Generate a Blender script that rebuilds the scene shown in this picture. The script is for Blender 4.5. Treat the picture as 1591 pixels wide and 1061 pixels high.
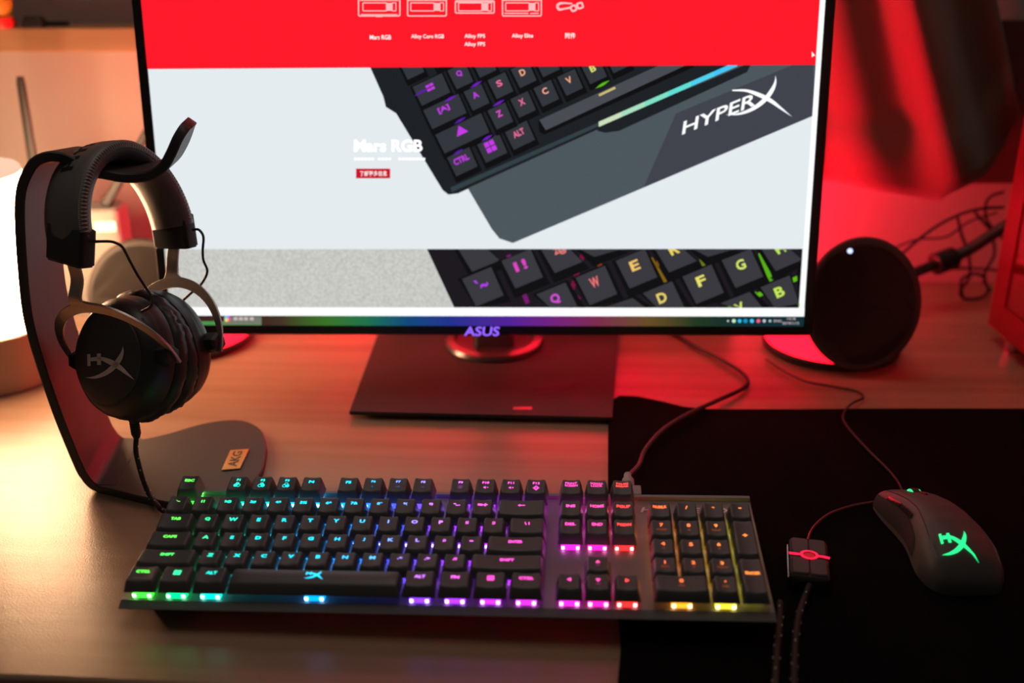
import bpy, bmesh, math, random
from mathutils import Vector, Matrix
from math import sin, cos, pi, radians
random.seed(7)
for o in list(bpy.data.objects): bpy.data.objects.remove(o)
S = bpy.context.scene; COL = S.collection

# ------------------------------------------------------------------ camera, world, exposure
CAM_H, PITCH, ROLL, FPX = .439, radians(22.4), radians(-.63), 1605.0
cd = bpy.data.cameras.new('camera'); cam = bpy.data.objects.new('camera', cd); COL.objects.link(cam); S.camera = cam
cd.sensor_width = 36; cd.lens = FPX/1591*36; cd.clip_start = .01
CM = Matrix.Rotation(pi/2-PITCH, 4, 'X') @ Matrix.Rotation(ROLL, 4, 'Z')
cam.matrix_world = Matrix.Translation((0, 0, CAM_H)) @ CM
cd.dof.use_dof = True; cd.dof.focus_distance = .80; cd.dof.aperture_fstop = 3.2
S.view_settings.view_transform = 'Standard'; S.view_settings.look = 'None'
S.view_settings.exposure = 0.0; S.view_settings.gamma = 1; S.view_settings.use_curve_mapping = False
W = bpy.data.worlds.new('dim_room'); S.world = W; W.use_nodes = True
W.node_tree.nodes['Background'].inputs[0].default_value = (.9, .75, .62, 1); W.node_tree.nodes['Background'].inputs[1].default_value = .042
def lamp(name, kind, loc, energy, color, size=.1, rot=(0, 0, 0), shape=None, sy=None, spread=None):
    l = bpy.data.lights.new(name, kind); l.energy = energy; l.color = color
    if kind == 'AREA':
        l.size = size
        if sy: l.shape = 'RECTANGLE'; l.size_y = sy
        if spread: l.spread = spread
    else: l.shadow_soft_size = size
    o = bpy.data.objects.new(name, l); COL.objects.link(o); o.location = loc; o.rotation_euler = rot; return o
# soft light of the dim room, from above the desk
lamp('room_ceiling_light', 'AREA', (-.05, .85, 1.9), 4.2, (1, .86, .74), .9)

def ray(px, py): return CM.to_3x3() @ Vector(((px-795.5)/FPX, -(py-530.5)/FPX, -1))
def atz(px, py, z=0.0):
    d = ray(px, py); return Vector((0, 0, CAM_H)) + d*((z-CAM_H)/d.z)
def aty(px, py, y):
    d = ray(px, py); return Vector((0, 0, CAM_H)) + d*(y/d.y)

# ------------------------------------------------------------------ materials
def lin(r, g, b):
    f = lambda c: ((c/255+.055)/1.055)**2.4 if c/255 > .04045 else c/255/12.92
    return (f(r), f(g), f(b))
MC = {}
def mat(name, col, rough=.5, metal=0, bump=0, bscale=200, vary=0, vscale=20, emit=None, es=1, spec=.5, sheen=0, coat=0, trans=0):
    if name in MC: return MC[name]
    m = bpy.data.materials.new(name); m.use_nodes = True; N = m.node_tree.nodes; L = m.node_tree.links
    b = N['Principled BSDF']; b.inputs['Base Color'].default_value = (*col, 1); b.inputs['Roughness'].default_value = rough
    b.inputs['Metallic'].default_value = metal; b.inputs['Specular IOR Level'].default_value = spec
    b.inputs['Sheen Weight'].default_value = sheen; b.inputs['Coat Weight'].default_value = coat; b.inputs['Transmission Weight'].default_value = trans
    tc = N.new('ShaderNodeTexCoord')
    if bump:
        n = N.new('ShaderNodeTexNoise'); n.inputs['Scale'].default_value = bscale; n.inputs['Detail'].default_value = 3
        L.new(tc.outputs['Object'], n.inputs['Vector']); bp = N.new('ShaderNodeBump'); bp.inputs['Strength'].default_value = bump; bp.inputs['Distance'].default_value = .001
        L.new(n.outputs['Fac'], bp.inputs['Height']); L.new(bp.outputs['Normal'], b.inputs['Normal'])
    if vary:
        n = N.new('ShaderNodeTexNoise'); n.inputs['Scale'].default_value = vscale; n.inputs['Detail'].default_value = 5
        L.new(tc.outputs['Object'], n.inputs['Vector']); r = N.new('ShaderNodeValToRGB')
        r.color_ramp.elements[0].position = .3; r.color_ramp.elements[1].position = .7
        r.color_ramp.elements[0].color = (*[c*(1-vary) for c in col], 1); r.color_ramp.elements[1].color = (*[min(1, c*(1+vary)) for c in col], 1)
        L.new(n.outputs['Fac'], r.inputs['Fac']); L.new(r.outputs['Color'], b.inputs['Base Color'])
    if emit:
        b.inputs['Emission Color'].default_value = (*emit, 1); b.inputs['Emission Strength'].default_value = es
    MC[name] = m; return m
def glow(name, col, es): return mat(name, tuple(c*.3 for c in col), .5, emit=col, es=es)
def scrm(name, rgb, es=.98): return mat(name, (.002, .002, .002), .25, emit=lin(*rgb), es=es, spec=.15)
def wood(name, dark, light, rough=.36, yaw=0, sc=1, bump=.25):
    m = bpy.data.materials.new(name); m.use_nodes = True; N = m.node_tree.nodes; L = m.node_tree.links; b = N['Principled BSDF']
    tc = N.new('ShaderNodeTexCoord'); mp = N.new('ShaderNodeMapping'); mp.inputs['Scale'].default_value = (1.2*sc, 26*sc, 26*sc); mp.inputs['Rotation'].default_value = (0, 0, yaw)
    L.new(tc.outputs['Object'], mp.inputs['Vector']); n = N.new('ShaderNodeTexNoise'); n.inputs['Scale'].default_value = 1.6; n.inputs['Detail'].default_value = 8; n.inputs['Distortion'].default_value = .3
    L.new(mp.outputs['Vector'], n.inputs['Vector']); r = N.new('ShaderNodeValToRGB'); r.color_ramp.elements[0].position = .32; r.color_ramp.elements[1].position = .68
    r.color_ramp.elements[0].color = (*dark, 1); r.color_ramp.elements[1].color = (*light, 1); L.new(n.outputs['Fac'], r.inputs['Fac']); L.new(r.outputs['Color'], b.inputs['Base Color'])
    b.inputs['Roughness'].default_value = rough
    n2 = N.new('ShaderNodeTexNoise'); n2.inputs['Scale'].default_value = 800; n2.inputs['Detail'].default_value = 2; L.new(tc.outputs['Object'], n2.inputs['Vector'])
    bp = N.new('ShaderNodeBump'); bp.inputs['Strength'].default_value = bump; bp.inputs['Distance'].default_value = .0008; L.new(n2.outputs['Fac'], bp.inputs['Height']); L.new(bp.outputs['Normal'], b.inputs['Normal'])
    return m
BLK = mat('black_plastic', (.018, .018, .019), .5, bump=.05, bscale=900)
BLKG = mat('glossy_black', (.01, .01, .011), .22)
STEEL = mat('dark_grey_steel', (.17, .16, .16), .42, .7, bump=.04, bscale=1500)
KEYM = mat('keycap_plastic', (.080, .082, .085), .44, bump=.08, bscale=2500, spec=.6)
RUB = mat('cable_rubber', (.012, .012, .013), .5)
WHITEP = mat('white_plastic', (.27, .255, .24), .55)

# ------------------------------------------------------------------ mesh helpers
def obj(name, bm, mats, parent=None, smooth=True, angle=40, kind=None, label=None, bevel=0):
    me = bpy.data.meshes.new(name); bmesh.ops.remove_doubles(bm, verts=bm.verts, dist=1e-6) if len(bm.verts) < 60000 else None
    bm.normal_update(); bm.to_mesh(me); bm.free()
    for m in (mats if isinstance(mats, (list, tuple)) else [mats]): me.materials.append(m)
    if smooth:
        me.shade_smooth()
        try: me.set_sharp_from_angle(angle=radians(angle))
        except Exception: pass
    o = bpy.data.objects.new(name, me); COL.objects.link(o)
    if parent:
        o.parent = parent; o.matrix_parent_inverse = parent.matrix_world.inverted() if parent.get('_wp') else Matrix.Identity(4)
    if bevel:
        b = o.modifiers.new('bevel', 'BEVEL'); b.width = bevel; b.segments = 3; b.limit_method = 'ANGLE'; b.angle_limit = radians(35)
    if kind: o['kind'] = kind
    if label: o['label'] = label
    return o
def tag(o, label, cat, group=None):
    o['label'] = label; o['category'] = cat
    if group: o['group'] = group
    return o
def thing(name, label, cat, M=None, group=None):
    o = bpy.data.objects.new(name, None); COL.objects.link(o); o.empty_display_size = .02
    if M is not None: o.matrix_world = M
    return tag(o, label, cat, group)
def box(bm, x0, x1, y0, y1, z0, z1, mi=0, M=None):
    v = [bm.verts.new((x, y, z)) for x in (x0, x1) for y in (y0, y1) for z in (z0, z1)]
    if M is not None:
        for q in v: q.co = M @ q.co
    for f in ((0, 1, 3, 2), (4, 6, 7, 5), (0, 4, 5, 1), (2, 3, 7, 6), (0, 2, 6, 4), (1, 5, 7, 3)):
        bm.faces.new([v[i] for i in f]).material_index = mi
    return v
def loft(bm, loops, mi=0, cap=True, closed=False):
    R = [[bm.verts.new(p) for p in lp] for lp in loops]; n = len(R[0])
    rng = range(len(R)) if closed else range(len(R)-1)
    for i in rng:
        a, b = R[i], R[(i+1) % len(R)]
        for j in range(n):
            bm.faces.new((a[j], a[(j+1) % n], b[(j+1) % n], b[j])).material_index = mi
    if cap and not closed:
        bm.faces.new(R[0][::-1]).material_index = mi; bm.faces.new(R[-1]).material_index = mi
    return R
def smooth_path(pts, n=8, closed=False):
    P = [Vector(p) for p in pts]; out = []
    m = len(P)
    for i in range(m if closed else m-1):
        p0 = P[(i-1) % m] if (closed or i > 0) else P[0]*2-P[1]; p1 = P[i]; p2 = P[(i+1) % m]
        p3 = P[(i+2) % m] if (closed or i+2 < m) else P[-1]*2-P[-2]
        for k in range(n):
            t = k/n
            out.append(.5*((2*p1)+(-p0+p2)*t+(2*p0-5*p1+4*p2-p3)*t*t+(-p0+3*p1-3*p2+p3)*t**3))
    if not closed: out.append(P[-1])
    return out
def tube(bm, pts, r, seg=8, mi=0, n=6, raw=False):
    P = [Vector(p) for p in pts] if raw else smooth_path(pts, n)
    T0 = (P[1]-P[0]).normalized(); up = Vector((0, 0, 1)) if abs(T0.z) < .9 else Vector((1, 0, 0)); X = T0.cross(up).normalized(); loops = []
    for i, p in enumerate(P):
        T = (P[min(i+1, len(P)-1)]-P[max(i-1, 0)]).normalized(); X = (X-T*X.dot(T)).normalized(); Y = T.cross(X)
        rr = r[min(i, len(r)-1)] if isinstance(r, list) else r
        loops.append([p+X*(rr*cos(2*pi*k/seg))+Y*(rr*sin(2*pi*k/seg)) for k in range(seg)])
    return loft(bm, loops, mi)
def lathe(bm, prof, seg=48, mi=0, M=None, sx=1, sy=1, cap=True):
    M = M or Matrix.Identity(4)
    return loft(bm, [[M @ Vector((r*sx*cos(2*pi*k/seg), r*sy*sin(2*pi*k/seg), z)) for k in range(seg)] for r, z in prof], mi, cap)
def rrect(w, d, r, n=4):
    out = []
    for cx, cy, a0 in ((w/2-r, d/2-r, 0), (-w/2+r, d/2-r, 90), (-w/2+r, -d/2+r, 180), (w/2-r, -d/2+r, 270)):
        for k in range(n+1):
            a = radians(a0+90*k/n); out.append((cx+r*cos(a), cy+r*sin(a)))
    return out
def rrect_s(w, d, r, n=5, nx=8, ny=4):
    P = rrect(w, d, r, n); out = []; k = n+1
    for c in range(4):
        seg = P[c*k:(c+1)*k]; out += seg; a = seg[-1]; b = P[((c+1)*k) % len(P)]; m = nx if c % 2 == 0 else ny
        out += [(a[0]+(b[0]-a[0])*i/m, a[1]+(b[1]-a[1])*i/m) for i in range(1, m)]
    return out
def prism(bm, poly, z0, z1, mi=0, M=None):
    M = M or Matrix.Identity(4)
    a = [bm.verts.new(M @ Vector((x, y, z0))) for x, y in poly]; b = [bm.verts.new(M @ Vector((x, y, z1))) for x, y in poly]; n = len(poly)
    bm.faces.new(a[::-1]).material_index = mi; bm.faces.new(b).material_index = mi
    for i in range(n): bm.faces.new((a[i], a[(i+1) % n], b[(i+1) % n], b[i])).material_index = mi
_tx = {}
def text2d(s, size=1.0, bold=.0, sx=1.0, shear=0.0):
    """flat triangles of a word, centred on its own middle"""
    k = (s, round(bold, 4))
    if k not in _tx:
        c = bpy.data.curves.new('t', 'FONT'); c.body = s; c.size = 1; c.align_x = 'CENTER'; c.offset = bold; c.resolution_u = 3; c.space_line = .85
        o = bpy.data.objects.new('t', c); COL.objects.link(o); dg = bpy.context.evaluated_depsgraph_get(); dg.update()
        me = o.evaluated_get(dg).to_mesh(); V = [(v.co.x, v.co.y) for v in me.vertices]; F = [tuple(p.vertices) for p in me.polygons]
        o.evaluated_get(dg).to_mesh_clear(); bpy.data.objects.remove(o); bpy.data.curves.remove(c)
        if V:
            cx = (min(v[0] for v in V)+max(v[0] for v in V))/2; cy = (min(v[1] for v in V)+max(v[1] for v in V))/2; V = [(x-cx, y-cy) for x, y in V]
        _tx[k] = (V, F)
    V, F = _tx[k]
    return [((x+shear*y)*size*sx, y*size) for x, y in V], F
def stroke(pts, n=6):
    """tapered band from (x, y, width) points -> 2D verts, quads"""
    P = smooth_path([(p[0], p[1], p[2]) for p in pts], n); V = []; F = []
    for i, p in enumerate(P):
        t = P[min(i+1, len(P)-1)]-P[max(i-1, 0)]; L = math.hypot(t.x, t.y) or 1; nx, ny = -t.y/L, t.x/L; h = max(p.z, .0001)/2
        V += [(p.x+nx*h, p.y+ny*h), (p.x-nx*h, p.y-ny*h)]
        if i: F.append((2*i-2, 2*i-1, 2*i+1, 2*i))
    return V, F
def merge2(lst):
    V = []; F = []
    for v, f in lst:
        k = len(V); V += v; F += [tuple(i+k for i in q) for q in f]
    return V, F
def xf2(vf, s=1, dx=0, dy=0, ang=0):
    c, n = cos(ang), sin(ang); return [((x*c-y*n)*s+dx, (x*n+y*c)*s+dy) for x, y in vf[0]], vf[1]
SW1 = [(0, .085, .0), (.2, .085, .05), (.41, .15, .085), (.59, .27, .105), (.71, .41, .095), (.767, .53, .05), (.775, .63, 0)]
SW2 = [(.12, .44, .03), (.32, .427, .06), (.5, .36, .095), (.68, .26, .095), (.83, .136, .055), (.99, 0, 0)]
def rect2(x0, x1, y0, y1): return [(x0, y0), (x1, y0), (x1, y1), (x0, y1)], [(0, 1, 2, 3)]
def hx_logo(w):
    vf = merge2([stroke(SW1), stroke(SW2), rect2(.05, .115, .30, .52), rect2(.25, .33, .31, .52), rect2(.115, .25, .385, .43)])
    return xf2(xf2(vf, 1, -.5, -.3), w)
def put(bm, vf, fn, mi=0):
    vs = [bm.verts.new(fn(x, y)) for x, y in vf[0]]
    for f in vf[1]:
        try: bm.faces.new([vs[i] for i in f]).material_index = mi
        except ValueError: pass

# ------------------------------------------------------------------ room: desk, wall, floor, shelf
RY = radians(-4.2); ROOM = Matrix.Rotation(RY, 4, 'Z')
def R3(x, y, z): return ROOM @ Vector((x, y, z))
M_DESK = wood('desk_wood', (.29, .170, .106), (.41, .26, .172), .29)
t = thing('desk', 'wide light brown wooden desk under all the computer gear', 'desk', ROOM)
bm = bmesh.new(); box(bm, -1.2, 1.2, .4965, 1.285, -.03, 0); obj('desktop', bm, M_DESK, t, bevel=.003)
for x in (-1.1, 1.05):
    for y in (.56, 1.2):
        bm = bmesh.new(); box(bm, x, x+.05, y, y+.05, -.74, -.03); obj('leg', bm, STEEL, t, bevel=.002)
M_WALL = mat('painted_wall', (.43, .41, .385), .85, bump=.12, bscale=150)
bm = bmesh.new(); box(bm, -2.2, 2.2, 1.29, 1.39, -.74, 1.7, M=ROOM); obj('wall_back', bm, M_WALL, kind='structure')
bm = bmesh.new(); box(bm, -2.2, 2.2, -1.2, 1.29, -.78, -.74, M=ROOM); obj('floor', bm, mat('dark_floor', (.05, .035, .025), .6, vary=.3), kind='structure')
bm = bmesh.new(); box(bm, -1.5, .0, 1.23, 1.29, .294, .322, M=ROOM)
tag(obj('wall_shelf', bm, wood('shelf_wood', (.34, .18, .09), (.42, .25, .13), .5), bevel=.002), 'long wooden shelf board on the wall above the lamp', 'shelf')

# ------------------------------------------------------------------ bedside lamp
LX, LY = -.531, .985
t = thing('table_lamp', 'glowing white cylinder lamp with a wooden base on the left', 'lamp', Matrix.Translation((LX, LY, 0)))
bm = bmesh.new(); lathe(bm, [(.053, 0), (.055, .002), (.055, .058), (.053, .06)], 64); obj('base', bm, mat('lamp_base', (.45, .32, .24), .45), t)
bm = bmesh.new(); lathe(bm, [(.0545, .06), (.0545, .2135), (.05, .2135)], 64)
obj('lamp_shade', bm, mat('lamp_glow', (.9, .85, .75), .3, emit=(1, .57, .30), es=30), t, label='glowing white diffuser')
bm = bmesh.new(); lathe(bm, [(.0545, .2136), (.0543, .2165), (.0525, .2192), (.048, .2205), (.03, .2210)], 64); obj('top_cap', bm, mat('lamp_cap', (.75, .68, .6), .4, emit=(1, .72, .5), es=.75), t)
bm = bmesh.new(); lathe(bm, [(.029, .2205), (.029, .2235), (.027, .225)], 40); obj('top_button', bm, mat('lamp_button', (.7, .6, .5), .4), t)

# ------------------------------------------------------------------ monitor
MT, MY = radians(7.47), radians(-2.0)
MON = Matrix.Translation((-.026, .910, .081)) @ Matrix.Rotation(MY, 4, 'Z') @ Matrix.Rotation(-MT, 4, 'X')   # x right, z up the panel, -y towards viewer
MI = MON.inverted()
def sc(px, py):
    """a point of the screen plane, in panel coordinates (x, z)"""
    o = MI @ Vector((0, 0, CAM_H)); d = MI.to_3x3() @ ray(px, py); p = o+d*(-o.y/d.y); return (p.x, p.z)
t = thing('monitor', 'large black computer monitor showing a keyboard web page', 'monitor', MON)
SWD, SHT = .2985, .336
bm = bmesh.new()
ol = rrect(2*SWD+.0195, SHT+.0185, .004); ol2 = rrect(2*SWD+.0175, SHT+.0165, .004); zc = SHT/2-.0005
loft(bm, [[Vector((x, y, z+zc)) for x, z in L] for L, y in ((ol2, -.0015), (ol, .0005), (ol, .022), (rrect(2*SWD-.05, SHT-.05, .03), .045), (rrect(.25, .22, .03), .06))])
obj('housing', bm, mat('monitor_shell', (.012, .012, .013), .35), t)
bm = bmesh.new()
put(bm, text2d('ASUS', .0125, .018, 1.15, .12), lambda x, y: Vector((x+sc(749, 514)[0], -.0022, y-.0055)))
obj('brand_badge', bm, glow('badge_violet_reflection', (.28, .12, 1), 1.3), t, label='ASUS lettering with a violet reflection painted as glow')  # violet reflection on the letters, painted as emission
bm = bmesh.new()   # added ring, stands in for the unseen red source behind the monitor
lathe(bm, [(.115, 0), (.117, .003), (.100, .003), (.098, 0)], 60, M=Matrix.Translation((.0, .059, SHT/2)) @ Matrix.Rotation(-pi/2, 4, 'X'))
obj('added_light_ring', bm, glow('rear_red', (1, .004, .032), 22), t, label='added red light ring on the back')

# --- the picture on the screen: stacked flat layers
bm = bmesh.new(); SM = []; 
def smi(m):
    if m not in SM: SM.append(m)
    return SM.index(m)
def spoly(pts, m, layer, raw=False):
    P = pts if raw else [sc(*p) for p in pts]
    vs = [bm.verts.new((x, -.0018-layer*.00004, z)) for x, z in P]; f = bm.faces.new(vs); f.material_index = smi(m)
def sput(vf, px, py, ang, m, layer, k=1.0):
    """vf in photo pixels around (px,py), y up"""
    c, s = cos(ang), sin(ang)
    put(bm, vf, lambda x, y: (lambda q: Vector((q[0], -.0018-layer*.00004, q[1])))(sc(px+(x*c-y*s), py-(x*s+y*c))), smi(m))
def stext(s, w, h, px, py, m, layer, ang=0, bold=.01, shear=0):
    V, F = text2d(s, 1, bold, 1, shear)
    if not V: return
    ww = max(v[0] for v in V)-min(v[0] for v in V); hh = max(v[1] for v in V)-min(v[1] for v in V)
    sput(([(x*w/ww, y*h/hh) for x, y in V], F), px, py, ang, m, layer)
s_bg = scrm('page_white_blue', (231, 238, 242)); s_red = scrm('page_red', (255, 26, 42), 1.0); s_wh = scrm('page_white', (252, 255, 255), 1.05)
s_pale = scrm('page_pale_pink', (255, 190, 190)); s_body = scrm('shot_black', (30, 34, 38)); s_rest = scrm('shot_slate', (78, 88, 95)); s_key = scrm('shot_key', (52, 56, 62)); s_key2 = scrm('shot_key_side', (16, 16, 19))
spoly([(-SWD, 0), (SWD, 0), (SWD, SHT), (-SWD, SHT)], s_bg, 0, True)
xr0, _ = sc(1271, 20); xr1, _ = sc(1281, 20); xr = (sc(1252.5, 300)[0]+xr0)/2
z1 = sc(750, 104)[1]; z2 = sc(750, 386)[1]; z3 = sc(750, 476.5)[1]; z4 = sc(750, 489.5)[1]; zt = SHT
# first product shot
e1, e2 = Vector((36.5, -17.3)), Vector((18, 38.5))
spoly([(572, 96), (596, 150), (600, 166), (616, 176), (688, 295), (697, 302), (712, 300), (760, 278), (1262, 58), (1262, 96)], s_body, 1)
spoly([(727, 292), (764, 355), (776, 370), (797, 377), (1262, 180), (1270, 90), (1160, 96)], s_rest, 2)
spoly([(1050, 176), (1262, 88), (1266, 178), (1000, 290)], scrm('shot_slate_dark', (66, 68, 78)), 3)
spoly([(930, 196), (928, 203), (940, 206), (962, 203), (1160, 112), (1168, 96)], s_body, 4)
spoly([(700, 291), (930, 190), (930, 196), (702, 298)], scrm('shot_edge', (52, 66, 72)), 5)
cols = [(205, 225, 190), (170, 226, 195), (130, 226, 200), (98, 225, 215), (80, 210, 240), (70, 200, 250)]
for i in range(6):
    a = Vector((930, 193)).lerp(Vector((1145, 99)), i/6); b = Vector((930, 193)).lerp(Vector((1145, 99)), (i+1)/6)
    spoly([(a.x, a.y-4), (b.x, b.y-4), (b.x, b.y+4), (a.x, a.y+4)], scrm('light_bar_%d' % i, cols[i]), 6)
def skey(cx, cy, u, s, rgb, E1, E2, layer, fs, ang, kcol=None):
    c = Vector((cx, cy)); hu = (u-.16)/2
    q = lambda a, b: tuple(c+E1*a+E2*b)
    spoly([q(-hu-.03, -.44), q(hu+.03, -.44), q(hu+.03, .58), q(-hu-.03, .58)], s_key2, layer)
    spoly([q(-hu+.06, -.40), q(hu-.04, -.40), q(hu-.06, .36), q(-hu+.08, .36)], kcol or s_key, layer+1)
    if s:
        p = c-E2*.12
        if s == 'WIN':
            for dx in (-.13, .08):
                for dy in (-.1, .12): r = p+E1*dx+E2*(dy); spoly([tuple(r+E1*a*.09+E2*b*.09) for a, b in ((-1, -1), (1, -1), (1, 1), (-1, 1))], scrm('sk%d_%d_%d' % rgb, rgb), layer+2)
        elif s == 'UP': spoly([tuple(p+E1*a+E2*b) for a, b in ((0, -.22), (.24, .12), (-.24, .12))], scrm('sk%d_%d_%d' % rgb, rgb), layer+2)
        else: stext(s, fs*(.9 if len(s) == 1 else .62*len(s)), fs, p.x, p.y, scrm('sk%d_%d_%d' % rgb, rgb), layer+2, ang, .03)
pur = (200, 60, 235); pk = (240, 110, 160); sal = (250, 170, 140); yel = (225, 225, 120)
A1 = math.atan2(17.3, 36.5)
K1 = [(640, 104, 1, '`', pur), (686, 86, 1, '', pur), (671, 140, 1.5, '==', pur), (716, 119, 1, 'Q', pur), (752, 101, 1, 'W', pk), (692, 174, 1.75, '[A]', pur), (741, 152, 1, 'A', pur), (778, 134, 1, 'S', pk), (814, 117, 1, 'D', sal), (850, 100, 1, 'F', sal),
      (719, 208, 2.2, 'UP', pur), (778, 181, 1, 'Z', (225, 80, 200)), (813, 163, 1, 'X', pk), (849, 146, 1, 'C', sal), (886, 129, 1, 'V', sal), (923, 111, 1, 'B', yel), (959, 94, 1, 'N', yel), (719, 252, 1.2, 'CTRL', pur), (765, 231, 1.2, 'WIN', pur), (808, 211, 1.2, 'ALT', pk)]
for i, (x, y, u, s, c) in enumerate(K1): skey(x, y, u, s, c, e1, e2, 8+3*(i % 3), 10, A1)
for (x, y, w, c) in ((655, 143, 26, (90, 30, 160)), (700, 153, 22, (110, 30, 190)), (740, 131, 22, (110, 30, 190)), (775, 160, 22, (110, 30, 190)), (715, 187, 22, (90, 30, 160)), (757, 214, 20, (110, 30, 190)), (712, 236, 20, (90, 30, 160)), (936, 131, 26, (90, 190, 20)), (1000, 95, 30, (60, 120, 30))):
    sput(stroke([(-w/2, -1, 0), (0, 0, 4), (w/2, 1, 0)]), x, y, A1, scrm('under%d%d' % (c[0], c[1]), c), 20)
spoly([(836, 188), (1066, 83), (1078, 104), (846, 209), (838, 205)], s_key2, 21)
spoly([(838, 186), (1062, 84), (1068, 100), (848, 202)], scrm('shot_space', (74, 78, 84)), 22)
sput(rect2(-14, 14, -1.8, 1.8), 943, 142, A1, scrm('space_mark', (205, 190, 120)), 23)
# HYPERX wordmark on the wrist rest of the picture
stext('HYPER', 124, 18, 1117, 176, s_wh, 24, radians(22), .015, .35)
for sw in (SW1, SW2):
    vf = xf2(xf2([(x, y*1.0) for x, y in stroke(sw)[0]] and stroke([(p[0], p[1], p[2]*.62) for p in sw]), 1, -.68, -.26), 104); sput(vf, 1196, 156, radians(3), s_wh, 25)
# red header
spoly([(-SWD, z1), (xr, z1), (xr, zt), (-SWD, zt)], s_red, 30, True)
def frame2(w, h, th, r=3):
    o = rrect(w, h, r, 3); n = rrect(w-2*th, h-2*th, max(r-th, r*.25), 3); k = len(o); return o+n, [(i, (i+1) % k, (i+1) % k+k, i+k) for i in range(k)]
for cx, kk in ((590, 0), (664, 1), (738, 2), (811, 3)):
    sput(frame2(62 if kk else 66, 30 if kk != 2 else 21, 2), cx, 11, 0, s_pale, 31)
    sput(frame2(38, 14, 1.6, 1.5), cx-7, 11, 0, s_pale, 32); sput(frame2(7, 14, 1.4, 1), cx+23, 11, 0, s_pale, 32)
    sput(rect2(-4, 4, -6, 6), cx+15.5, 11, 0, s_pale, 32); sput(rect2(-30, 30, -.8, .8), cx, 1 if kk != 2 else 3.5, 0, s_pale, 32)
    if kk == 0: sput(rect2(-28, 28, -.8, .8), cx, 23, 0, s_pale, 32); sput(rect2(-5, 5, -.8, .8), cx, 26, 0, s_pale, 32)
    if kk == 3: sput(rect2(-27, 10, -.8, .8), cx, 21, 0, s_pale, 32); sput(rect2(13, 26, -.8, .8), cx, 21, 0, s_pale, 32)
sput(stroke([(-9, 5, 3), (-16, 4, 4), (-19, 0, 4), (-16, -5, 4), (-9, -4, 3), (2, -2, 3)]), 885, 10, 0, s_pale, 31); sput(stroke([(-9, 5, 3), (4, 4, 2)]), 885, 10, 0, s_pale, 31)
sput(frame2(11, 11, 3, 4), 891, 13, .4, s_pale, 31); sput(frame2(11, 11, 3, 3), 901, 9, .3, s_pale, 31)
for s, w, h, x, y in (('Mars RGB', 33, 7, 592, 58), ('Alloy Core RGB', 51, 8, 665, 57.5), ('Alloy FPS', 32, 8, 738, 57), ('Alloy FPS', 32, 8, 738, 69.5), ('Alloy Elite', 33, 8, 812, 56.5), ('附件', 16, 9, 886, 55.5)):
    stext(s, w, h, x, y, s_wh, 32, 0, .012)
sput(([(0, 0), (0, -9), (2.5, -7), (5, -6.5)], [(0, 1, 2, 3)]), 1260, 80, 0, s_wh, 33)
# words beside the product
stext('Mars RGB', 106, 19, 604, 226, scrm('text_white', (255, 255, 255), 1.25), 26, 0, .03)
for i in range(21):
    if i not in (6, 11, 12): sput(rect2(-2, 2, -1.6, 1.6), 553+i*5.3, 246.5, 0, scrm('text_white', (255, 255, 255), 1.25), 26)
sput(rect2(-26.5, 26.5, -7.5, 7.5), 580.5, 269, 0, scrm('button_red', (205, 20, 45)), 26); stext('了解更多信息', 42, 8, 581, 269, s_wh, 27, 0, .01)
# concrete band with the second product shot
mcon = mat('page_concrete', (.01, .01, .01), .3, emit=(.6, .6, .6), es=.9); nt = mcon.node_tree; nn = nt.nodes.new('ShaderNodeTexNoise'); nn.inputs['Scale'].default_value = 420; nn.inputs['Detail'].default_value = 3
rr = nt.nodes.new('ShaderNodeValToRGB'); rr.color_ramp.elements[0].color = (*lin(196, 196, 191), 1); rr.color_ramp.elements[1].color = (*lin(222, 222, 217), 1); rr.color_ramp.elements[0].position = .3; rr.color_ramp.elements[1].position = .7
tcn = nt.nodes.new('ShaderNodeTexCoord'); nt.links.new(tcn.outputs['Object'], nn.inputs['Vector']); nt.links.new(nn.outputs['Fac'], rr.inputs['Fac']); nt.links.new(rr.outputs['Color'], nt.nodes['Principled BSDF'].inputs['Emission Color'])
xb = sc(1240, 470)[0]
spoly([(-SWD, z3), (xb, z3), (xb, z2), (-SWD, z2)], mcon, 34, True)
pl = [sc(664, 386), sc(706, 477)]
spoly([(pl[0][0], z2), (pl[1][0], z3), (xb, z3), (xb, z2)], scrm('shot_dark', (30, 26, 32)), 35, True)
f1, f2 = Vector((61, -25)), Vector((27, 57)); A2 = math.atan2(25, 61)
K2 = [(745, 392, '', pur, 0), (812, 418, '1!', (225, 70, 200), 0), (873, 394, '2@', (240, 130, 130), 0), (934, 369, '3', sal, 0), (751, 446, '`~', (180, 60, 235), 0), (866, 470, 'Q', (225, 80, 225), 0), (927, 444, 'W', (240, 120, 120), 0), (989, 418, 'E', (245, 200, 110), 0), (1050, 393, 'R', (240, 215, 100), 0),
      (1110, 369, 'T', yel, 0), (970, 494, 'S', sal, 0), (1031, 468, 'D', (240, 215, 110), 0), (1092, 442, 'F', (235, 230, 110), 0), (1153, 417, 'G', (215, 235, 110), 0), (1215, 391, 'H', (190, 235, 90), 0), (1151, 484, 'V', (220, 235, 100), 0), (1213, 459, 'B', (200, 235, 90), 0), (1276, 434, 'N', yel, 0)]
zlo, zhi, xlo, xhi = z3, z2, -SWD, xb
k0 = len(bm.faces); bm.faces.ensure_lookup_table()
for i, g in enumerate([((700, 477), (820, 390), (95, 30, 160)), ((790, 470), (860, 400), (140, 20, 90)), ((850, 440), (960, 390), (150, 40, 30)), ((940, 470), (1010, 395), (130, 70, 10)), ((1060, 470), (1160, 390), (90, 130, 10)), ((1120, 470), (1240, 400), (60, 170, 10))]):
    pass
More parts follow.
